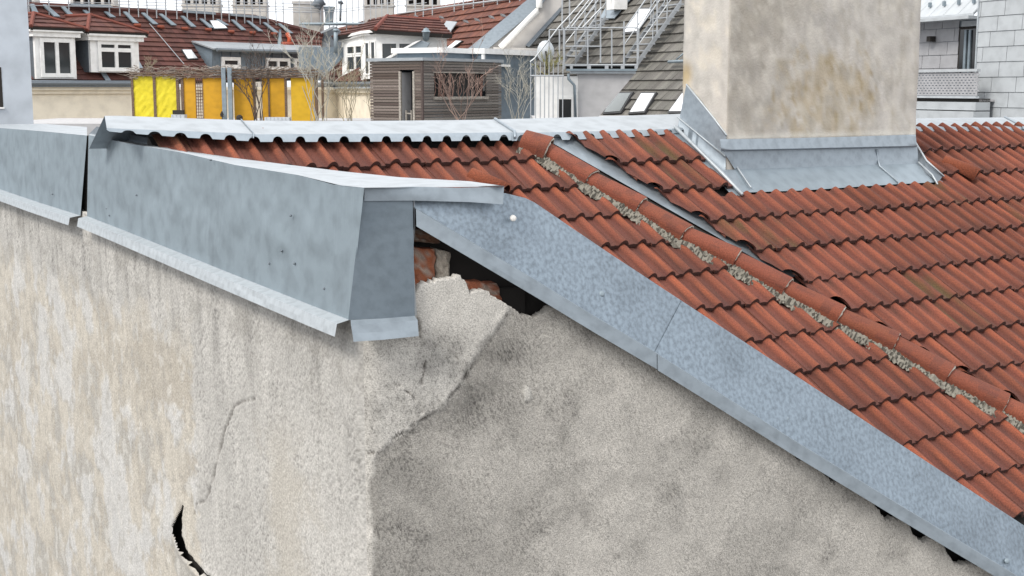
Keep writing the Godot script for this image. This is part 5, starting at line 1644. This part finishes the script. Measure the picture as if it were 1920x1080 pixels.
func stair(called: String, label: String, a: Vector3, b: Vector3, c: Vector3, e: Vector3, steps: int) -> void:
	# a, b foot left and right; c, e head left and right, in the grey roof's axes
	var t := thing(called, label, "stairs", V(19.426, -0.584, -22.854), -1.7806, "metal roof stairs")
	for q in [[a, c], [b, e]]:
		var st := ST()
		slab(st, [q[0], q[1], q[1] + V(0, -0.14, 0), q[0] + V(0, -0.14, 0)], V(0, 0, 0.03))
		put("stringer", st, MT.steel, t)
		st = ST()
		var up := V(0, 0.75, 0.0)
		tube(st, [q[0], q[0] + up, q[1] + up], 0.02, 0.02, 5)
		put("handrail", st, MT.steel, t)
		for k in [0.33, 0.66, 1.0]:
			st = ST()
			var p: Vector3 = q[0].lerp(q[1], k)
			tube(st, [p, p + up], 0.017, 0.017, 4)
			put("baluster", st, MT.steel, t)
		st = ST()
		tube(st, [q[0] + up * 0.5, q[1] + up * 0.5], 0.014, 0.014, 4)
		put("middle_rail", st, MT.steel, t)
	for k in steps:
		var f := (k + 0.3) / steps
		var st := ST()
		var p := a.lerp(c, f)
		var q := b.lerp(e, f)
		slab(st, [p, q, q + V(0, 0, -0.16), p + V(0, 0, -0.16)], V(0, 0.03, 0))
		put("tread", st, MT.steel, t)

func grey_house() -> void:
	var b := thing("grey_roofed_house", "house with a steep grey-brown tiled roof, skylights and metal stairs", "house", V(19.426, -0.584, -22.854), -1.7806)
	courses(b, "roof_tiles", V(0, 0, 0), V(1, 0, 0), V(0, 0.76604, -0.64279), [V(1.327, -0.165, 0.139), V(-4.347, -0.172, 0.144), V(-4.209, 0.915, -0.768), V(-11.027, 0.962, -0.807), V(-13.809, 1.812, -1.52), V(-14.077, 3.631, -3.047), V(-4.751, 3.787, -3.177)], 0.20, 0.30, 0.045, MT.rooftile, Color(0.125, 0.112, 0.10), Color(0.235, 0.212, 0.19), 15, 0.5)
	var nn := V(0, 0.64279, 0.76604)
	skylight(b, [V(-4.011, -0.112, 0.094), V(-4.326, 0.424, -0.356), V(-3.238, 0.442, -0.371), V(-3.052, -0.068, 0.057)], nn, 0.09, MT.skyglassdull)
	skylight(b, [V(-2.611, -0.085, 0.072), V(-2.784, 0.431, -0.362), V(-1.98, 0.435, -0.365), V(-1.804, -0.045, 0.038)], nn, 0.09, MT.skyglass)
	skylight(b, [V(-0.692, -0.024, 0.021), V(-0.709, 0.428, -0.359), V(-0.021, 0.431, -0.362), V(0.137, -0.009, 0.008)], nn, 0.09, MT.skyglass)
	skylight(b, [V(-6.579, 1.96, -1.645), V(-6.768, 2.686, -2.254), V(-5.865, 2.637, -2.213), V(-5.638, 1.954, -1.64)], nn, 0.09, MT.skyglass)
	# lead round the upper stair, white vent block
	var st := ST()
	slab(st, [V(-8.908, 2.541, -2.002), V(-7.86, 2.491, -1.959), V(-7.732, 3.15, -2.512), V(-9.298, 3.251, -2.597)], nn * 0.02)
	put("lead_sheet", st, MT.zincblue, b)
	bxp("vent_block", b, MT.white, -8.271, 3.298, -7.748, 2.744, -2.3, -1.9)
	st = ST(0)
	tube(st, [V(-2.249, 1.197, -0.744), V(-1.311, 1.205, -0.75)], 0.04, 0.04, 6)
	tube(st, [V(-2.073, 1.245, -0.849), V(-1.938, 1.392, -0.972)], 0.02, 0.02, 6)
	put("vent_pipe", st, MT.zincdull, b)
	# rendered lower block with its gutter, and the white wall beside
	var g := thing("rendered_annex", "small pale grey rendered annex with white wall below the metal stairs", "annex", V(16.397, 0.164, -22.696), -0.5763)
	st = ST()
	slab(st, [V(-0.012, 0.12, 0), V(1.159, 0.12, 0), V(0.394, -0.79, 0), V(-0.005, -0.79, 0)], V(0, 0, -0.5))
	put("gable_wall", st, MT.greyrender, g)
	bxp("lower_wall", g, MT.greyrender, -0.938, -14, 2.387, -0.79, -3, -0.02)
	bxp("white_wall", g, MT.white, -0.905, 0.077, -0.007, -0.79, -0.5, -0.02)
	bxp("gutter", g, MT.zinclight, -0.17, 0.184, 1.173, 0.13, -0.4, 0.08)
	bxp("window", g, MT.white, -0.45, -0.35, -0.107, -0.79, -0.03, 0.03)
	bxp("pane", g.get_node("window"), MT.glassdark, -0.407, -0.394, -0.152, -0.789, 0.0, 0.035)
	st = ST(0)
	tube(st, [V(-0.215, 0.13, 0.1), V(-0.214, 0.021, 0.1), V(-0.092, -0.109, 0.1), V(-0.065, -0.787, 0.1)], 0.03, 0.03, 8)
	put("downpipe", st, MT.zincdull, g)
	# landing on brackets
	var l := thing("stair_landing", "narrow grey metal landing with railing between the two roof stairs", "landing", V(16.397, 0.164, -22.696), -0.5763)
	bxp("deck", l, MT.steel, -0.3, 0.327, 1.223, 0.284, -0.5, 0.1)
	bxp("front_beam", l, MT.zincdull, -0.26, 0.227, 1.191, 0.184, 0.0, 0.12)
	for q in [[-0.183, 0.314, -0.128, 0.217], [0.169, 0.314, 0.246, 0.217], [0.532, 0.314, 0.609, 0.217], [0.862, 0.314, 0.939, 0.217], [1.148, 0.314, 1.203, 0.217]]:
		bxp("bracket", l, MT.steel, q[0], q[1], q[2], q[3], 0.0, 0.11)
	bxp("dark_gap", l, MT.dark, -0.256, 0.305, 1.201, 0.207, -0.3, -0.02)
	for q in [[V(0.18, 0.239, 0.1), V(0.174, 0.995, 0.1)], [V(0.675, 0.239, 0.1), V(0.666, 1.027, 0.1)], [V(0.443, 0.347, 0.1), V(0.431, 1.617, 0.1)], [V(-0.304, 0.217, 0.1), V(-0.308, 1.038, 0.1)], [V(0.928, 0.239, 0.1), V(0.916, 1.189, 0.1)], [V(1.203, 0.239, 0.1), V(1.192, 1.06, 0.1)], [V(-0.199, 1.038, 0.1), V(-0.203, 1.617, 0.1)], [V(-0.352, 1.038, 0.1), V(-0.355, 1.617, 0.1)], [V(1.599, 0.931, 0.1), V(1.588, 1.617, 0.1)]]:
		st = ST()
		tube(st, q, 0.016, 0.016, 5)
		put("post", st, MT.steel, l)
	for q in [[V(-0.615, 1.017, 0.1), V(0.448, 1.017, 0.1)], [V(-0.287, 1.06, 0.1), V(1.203, 1.06, 0.1)], [V(-0.284, 0.682, 0.1), V(0.462, 0.682, 0.1)], [V(0.158, 0.304, 0.1), V(1.213, 0.304, 0.1)]]:
		st = ST()
		tube(st, q, 0.014, 0.014, 5)
		put("rail", st, MT.steel, l)
	# barred safety screen and dish
	var r := thing("barred_screen", "tall grey barred railing in front of the white wall", "railing", V(16.397, 0.164, -22.696), -0.5763)
	for q in [V(-1, -0.778, 0.5), V(-0.902, -0.778, 0.5), V(-0.804, -0.778, 0.5), V(-0.717, -0.778, 0.5), V(-0.629, -0.778, 0.5), V(-0.542, -0.778, 0.5), V(-0.444, -0.778, 0.5), V(-0.346, -0.778, 0.5)]:
		st = ST()
		tube(st, [q, V(q.x, 0.361, q.z)], 0.011, 0.011, 5)
		put("bar", st, MT.steel, r)
	for q in [[V(-1.013, 0.083, 0.5), V(-0.329, 0.083, 0.5)], [V(-1.013, 0.361, 0.5), V(-0.927, 0.425, 0.5), V(-0.443, 1.042, 0.5), V(0.071, 1.592, 0.5), V(0.178, 1.718, 0.5)], [V(-0.331, 0.361, 0.5), V(-0.335, 1.042, 0.5)], [V(-0.173, 1.063, 0.5), V(0.254, 1.592, 0.5)], [V(0.043, 1.042, 0.5), V(0.428, 1.444, 0.5)], [V(-0.623, 0.361, 0.5), V(-0.626, 1, 0.5)], [V(-0.417, 0.361, 0.5), V(-0.421, 1.021, 0.5)]]:
		st = ST()
		tube(st, q, 0.016, 0.016, 5)
		put("rail", st, MT.steel, r)
	var dsh := thing("satellite_dish", "round pale grey satellite dish seen from behind beside the barred railing", "dish", V(16.397, 0.164, -22.696), -0.5763)
	st = ST(0)
	var c := V(-0.692, 0.572, 0.2)
	for i in 16:
		var a0 := TAU * i / 16
		var a1 := TAU * (i + 1) / 16
		for k in 3:
			var q := []
			for e in [[a0, k], [a1, k], [a1, k + 1], [a0, k + 1]]:
				var rr: float = 0.21 * e[1] / 3.0
				q.append(c + V(cos(e[0]) * rr * 0.85, sin(e[0]) * rr * 1.1, 0.10 * (1.0 - pow(e[1] / 3.0, 2))))
			quad(st, q[0], q[1], q[2], q[3])
	put("reflector", st, MT.palemetal, dsh)
	st = ST()
	tube(st, [c + V(0, 0, 0.1), c + V(0.02, -0.15, 0.2), c + V(0.02, -0.45, 0.2)], 0.02, 0.02, 6)
	put("mast", st, MT.dark, dsh)
	bare_shrub("potted_plant", "yellow-green leggy plant behind the barred railing", V(15.671, 0.249, -22.81), 0.4, 0.9, 9, 211, MT.greentwig, V(0, 0, 0), "", 0.008)
	stair("roof_stairs", "steep grey metal roof stairs, the left flight behind the landing", V(-8.499, 1.427, -0.74), V(-7.628, 1.38, -0.701), V(-8.441, 2.498, -1.639), V(-7.842, 2.558, -1.689), 8)
	stair("roof_stairs", "steep grey metal roof stairs, the right flight beside the long skylight", V(-4.445, 1.289, -0.625), V(-3.602, 1.272, -0.611), V(-4.659, 2.752, -1.853), V(-3.74, 2.751, -1.851), 9)

func facade_tiles(t: Node3D, x0: float, x1: float, ytop: float, ybot: float, joint: float, jy: float, w: float, h: float, shift: float, m: Material, holes: Array) -> void:
	rng.seed = 91
	var r0 := int(floor((jy - ytop) / h)) - 1
	var r1 := int(ceil((jy - ybot) / h)) + 1
	for r in range(r0, r1):
		var y1 := jy - r * h
		var y0 := y1 - h + 0.008
		y1 = minf(y1, ytop)
		y0 = maxf(y0, ybot)
		if y1 - y0 < 0.02:
			continue
		var k0 := int(floor((x0 - (joint + shift * r)) / w)) - 1
		for k in range(k0, k0 + 12):
			var xa := maxf(joint + shift * r + k * w, x0)
			var xb := minf(joint + shift * r + (k + 1) * w - 0.012, x1)
			for hl in holes:
				if (y0 + y1) / 2 > hl[1] and (y0 + y1) / 2 < hl[3]:
					if xa < hl[0]:
						xb = minf(xb, hl[0])
					elif xa < hl[2]:
						xa = hl[2]
			if xb - xa < 0.02:
				continue
			var v := rng.randf_range(0.94, 1.03)
			var st := ST()
			slab(st, [V(xa, y0, 0.022), V(xb, y0, 0.022), V(xb, y1, 0.010), V(xa, y1, 0.010)], V(0, 0, -0.008), Color(v, v, v))
			put("facade_tile", st, m, t)

func right_house() -> void:
	var t := thing("shingled_house", "light grey shingle clad house wall at the right edge", "house", V(20.548, -0.549, -15.921), -1.7806)
	bxp("wall", t, MT.zincdark, -0.154, -14, 4.0, 3.2, -0.6, 0)
	facade_tiles(t, -0.154, 2.6, 2.6, -0.9, 0.346, 1.819, 0.625, 1.819 - 1.549, -0.175, MT.shingle, [])
	bxp("corner_trim", t, MT.zincpale, -0.154 - 0.03, -14, -0.154 - 0.001, 3.2, -0.6, 0.035)
	var r := thing("shingled_house", "recessed grey house front with glazed door, balcony and pale metal roof beside the chimney", "house", V(21.474, -0.21, -17.967), -1.7806)
	bxp("wall", r, MT.zincdark, -1.714, -14, 1.709, 1.494, -4, 0)
	facade_tiles(r, -0.822, 0.92, 1.496, 0.509, 0.253, 1.344, 0.55, 1.344 - 1.091, -0.19, MT.shinglewarm, [])
	bxp("door_lintel", r, MT.shingle, 1.031, 1.46, 1.523, 1.361, 0, 0.05)
	bxp("door_reveal", r, MT.dark, 0.915, 1.365, 1.587, 0.499, -0.05, 0.006)
	var gl := bxp("glazed_door", r, MT.glassdark, 0.972, 1.313, 1.613, 0.499, 0.006, 0.02)
	ofs[gl] = Vector3.ZERO
	for q in [[1.121, 1.299, 1.182, 0.5], [1.242, 1.294, 1.301, 0.499]]:
		bxp("door_frame", gl, MT.zincdull, q[0], q[1], q[2], q[3], 0.021, 0.05)
	bxp("wall_lamp", r, MT.dark, 0.157, 1.21, 0.27, 1.107, 0.03, 0.16)
	# pale metal roof with seams, gutter
	var st := ST()
	slab(st, [V(-1.714, 1.526, 0.35), V(1.709, 1.526, 0.35), V(1.709, 1.526 + 2.0, -1.9), V(-1.714, 1.526 + 2.0, -1.9)], V(0, 0.05, 0))
	put("metal_roof", st, MT.shingle, r)
	for k in 8:
		st = ST()
		var x := -0.822 + k * 0.42
		tube(st, [V(x, 1.526 + 0.06, 0.34), V(x, 1.526 + 2.06, -1.88)], 0.014, 0.014, 4)
		put("roof_seam", st, MT.shingle, r)
		st = ST()
		pbox(st, V(x + 0.18, 1.526 + 0.24, 0.14), V(0.05, 0, 0), V(0, 0.09, 0), V(0, 0, 0.05))
		put("snow_hook", st, MT.zincdull, r)
	bxp("gutter", r, MT.shingle, -1.714, 1.475, 1.709, 1.531, 0.10, 0.46)
	# balcony front: a rail, a perforated sheet of staggered slots, a base
	var b := thing("balcony_front", "perforated grey metal balcony front with pale rails beside the chimney", "balcony", V(21.474, -0.21, -17.967), -1.7806)
	var zf := 0.9
	bxp("top_rail", b, MT.shingle, -0.475, 0.5, 2.576, 0.548, zf - 0.05, zf + 0.03)
	bxp("bottom_rail", b, MT.palemetal, -0.475, 0.026, 2.576, 0.064, zf - 0.05, zf + 0.03)
	bxp("dark_gap", b, MT.dark, -0.475, -0.042, 2.576, 0.021, zf - 0.3, zf - 0.05)
	bxp("base_sheet", b, MT.shingle, -0.475, -0.188, 2.576, -0.042, zf - 0.3, zf + 0.02)
	bxp("base_sheet", b, MT.shingle, -0.475, -6.0, 2.576, -0.207, zf - 0.3, zf + 0.06)
	bxp("floor", b, MT.greyrender, -0.475, -0.033, 2.576, 0.006, -0.1, zf - 0.06)
	st = ST()
	var ya := 0.074
	var yb := 0.5
	var xa := -0.475
	var xb := 2.576
	var rows := 9
	var ph := (yb - ya) / rows
	for k in rows:
		var y := ya + k * ph
		box(st, xa, y, xb, y + ph * 0.6, zf - 0.01, zf)
		var x := xa + (0.05 if k % 2 else 0.0)
		while x < xb:
			box(st, x, y + ph * 0.6, x + 0.045, y + ph, zf - 0.01, zf)
			x += 0.10
	put("perforated_sheet", st, MT.shinglewarm, b, "stuff")

func left_house() -> void:
	var t := thing("plain_house", "plain pale blue-grey rendered house wall at the left edge", "house", V(4.01, 0.33, -17.545), -0.1574)
	bxp("wall", t, MT.bluerender, -6, -16, 0.17, 4.0, -3, 0)
	bxp("window_slot", t, MT.dark, -0.451, -0.567, -0.178, -0.074, -0.1, 0.004)
	bxp("slot_frame", t, MT.white, -0.463, -0.587, -0.166, -0.567, -0.1, 0.02)

# ---------------------------------------------------------------- the scene
func _ready() -> void:
	var cam := Camera3D.new()
	cam.name = "camera"
	cam.fov = 24.3773
	cam.near = 0.1
	cam.far = 600
	cam.rotation_order = EULER_ORDER_YXZ
	cam.rotation_degrees = V(-8.5308, -33.0184, 0)
	add_child(cam)
	cam.current = true
	var env := Environment.new()
	env.background_mode = Environment.BG_SKY
	var sm := ProceduralSkyMaterial.new()
	sm.sky_top_color = Color(0.985, 0.99, 1.0)
	sm.sky_horizon_color = Color(0.90, 0.915, 0.935)
	sm.sky_curve = 0.25
	sm.ground_horizon_color = Color(0.55, 0.54, 0.53)
	sm.ground_bottom_color = Color(0.32, 0.31, 0.30)
	sm.sun_angle_max = 1.0
	var sky := Sky.new()
	sky.sky_material = sm
	env.sky = sky
	env.background_energy_multiplier = 1.0
	env.tonemap_mode = Environment.TONE_MAPPER_LINEAR
	env.tonemap_exposure = 1.75
	env.sdfgi_enabled = true
	env.ssao_enabled = true
	env.ssil_enabled = true
	var we := WorldEnvironment.new()
	we.name = "environment"
	we.environment = env
	add_child(we)
	var sun := DirectionalLight3D.new()
	sun.name = "sun"
	sun.light_energy = 0.5
	sun.light_angular_distance = 16
	sun.light_color = Color(1.0, 0.98, 0.95)
	sun.shadow_enabled = true
	sun.rotation_degrees = V(-46, -80, 0)
	add_child(sun)

	na = noise(1, 1.0, 3)
	nb = noise(2, 4.0, 3)
	nc = noise(3, 18.0, 3)
	nd = noise(4, 42.0, 2)
	var grain := gtex(11, 0.09, 3, 0.58, 1.18, 512)
	var finegrain := gtex(12, 0.11, 3, 0.45, 1.08, 512, FastNoiseLite.TYPE_SIMPLEX_SMOOTH, 0.45)
	var softgrain := gtex(17, 0.06, 4, 0.80, 1.06, 512)
	var mott := gtex(13, 0.010, 5, 0.88, 1.08, 512)
	var spang := gtex(14, 0.030, 4, 0.74, 1.12, 512)
	var cloudy := gtex(15, 0.010, 4, 0.91, 1.05, 512)
	var woodt := gtex(16, 0.05, 4, 0.6, 1.1, 256)
	var bump := ntex(21, 0.08, 4, 6.0, 512)
	var bumpsoft := ntex(22, 0.03, 3, 3.0, 512)
	MT.plaster = mk(1.12, 1.12, 1.12, 0.95, 0, finegrain, 2.1, bump, 0.30)
	MT.plasterside = mk(1.02, 1.02, 1.02, 0.95, 0, softgrain, 1.6, bump, 0.30)
	MT.plasterfine = mk(1, 1, 1, 0.95, 0, cloudy, 1.0, bump, 0.12)
	MT.mortar = mk(0.9, 0.88, 0.84, 0.98, 0, grain, 6.0, bump, 1.0)
	MT.brick = mk(1, 1, 1, 0.95, 0, grain, 7.0, bump, 0.9)
	MT.tile = mk(0.98, 0.88, 0.86, 0.9, 0, grain, 2.2, bump, 0.8)
	MT.rooftile = mk(0.95, 1.0, 1.0, 0.9, 0, grain, 0.8)
	MT.zinc = mk(0.295, 0.34, 0.38, 0.45, 0.45, mott, 2.2, bumpsoft, 0.10)
	MT.zincdull = mk(0.235, 0.285, 0.32, 0.55, 0.35, mott, 1.0, bumpsoft, 0.10)
	MT.zincdark = mk(0.16, 0.185, 0.21, 0.55, 0.35, mott, 2.0)
	MT.zincdeep = mk(0.15, 0.185, 0.215, 0.5, 0.4, mott, 2.6, bumpsoft, 0.12)
	MT.zincpale = mk(0.44, 0.475, 0.50, 0.5, 0.35, mott, 3.0, bumpsoft, 0.12)
	MT.zinclight = mk(0.36, 0.39, 0.415, 0.45, 0.35, mott, 1.0, bumpsoft, 0.08)
	MT.zincblue = mk(0.265, 0.315, 0.355, 0.48, 0.4, mott, 1.4, bumpsoft, 0.08)
	MT.zincslate = mk(0.17, 0.215, 0.255, 0.5, 0.4, mott, 1.0)
	MT.spangle = mk(0.245, 0.298, 0.35, 0.42, 0.45, spang, 2.2, bumpsoft, 0.05)
	MT.dark = mk(0.025, 0.022, 0.02, 0.9)
	MT.darkmetal = mk(0.05, 0.05, 0.052, 0.5, 0.3)
	MT.steel = mk(0.40, 0.42, 0.44, 0.5, 0.4)
	MT.white = mk(0.82, 0.815, 0.80, 0.6, 0, cloudy, 0.6)
	MT.whitepipe = mk(0.78, 0.77, 0.74, 0.45)
	MT.cream = mk(0.84, 0.77, 0.64, 0.9, 0, cloudy, 0.35)
	MT.render = mk(0.46, 0.44, 0.42, 0.95, 0, mott, 0.4)
	MT.greyrender = mk(0.42, 0.415, 0.42, 0.95, 0, cloudy, 0.7)
	MT.bluerender = mk(0.50, 0.545, 0.60, 0.92, 0, cloudy, 0.5)
	MT.glass = mk(0.035, 0.04, 0.042, 0.08)
	MT.glassdark = mk(0.02, 0.022, 0.024, 0.12)
	MT.skyglass = mk(0.82, 0.84, 0.86, 0.25, 0.3)
	MT.skyglassdull = mk(0.22, 0.24, 0.24, 0.2, 0.4)
	MT.wood = mk(1, 1, 1, 0.9, 0, woodt, 3.0)
	MT.palewood = mk(0.46, 0.42, 0.37, 0.85, 0, woodt, 1.5)
	MT.brownwood = mk(0.20, 0.135, 0.095, 0.9, 0, woodt, 2.0)
	MT.yellow = mk(0.66, 0.55, 0.02, 0.7, 0, cloudy, 1.5)
	MT.orange = mk(0.56, 0.29, 0.008, 0.7, 0, cloudy, 1.0)
	MT.amber = mk(0.60, 0.36, 0.01, 0.7, 0, cloudy, 1.0)
	MT.palemetal = mk(0.50, 0.53, 0.56, 0.55, 0.2, cloudy, 1.0)
	MT.shingle = mk(0.43, 0.455, 0.475, 0.75, 0, cloudy, 0.6)
	MT.shinglewarm = mk(0.36, 0.36, 0.375, 0.75, 0, cloudy, 0.6)
	MT.vc = mk(1, 1, 1, 0.9)
	MT.twig = mk(0.30, 0.26, 0.18, 0.9)
	MT.paletwig = mk(0.42, 0.40, 0.34, 0.9)
	MT.darktwig = mk(0.09, 0.07, 0.06, 0.9)
	MT.redtwig = mk(0.34, 0.24, 0.20, 0.9)
	MT.greentwig = mk(0.32, 0.30, 0.12, 0.9)
	MT.ground = mk(0.16, 0.155, 0.15, 0.95, 0, cloudy, 0.05)

	var g := ST()
	quad(g, V(-300, -16, -300), V(-300, -16, 300), V(300, -16, 300), V(300, -16, -300))
	put("ground", g, MT.ground, self, "structure")
	our_wall()
	tiled_roofs()
	ridge_caps()
	chimney()
	zinc_work()
	red_house()
	right_wing()
	far_chimneys()
	roof_rails()
	grey_house()
	shed_and_terrace()
	right_house()
	left_house()
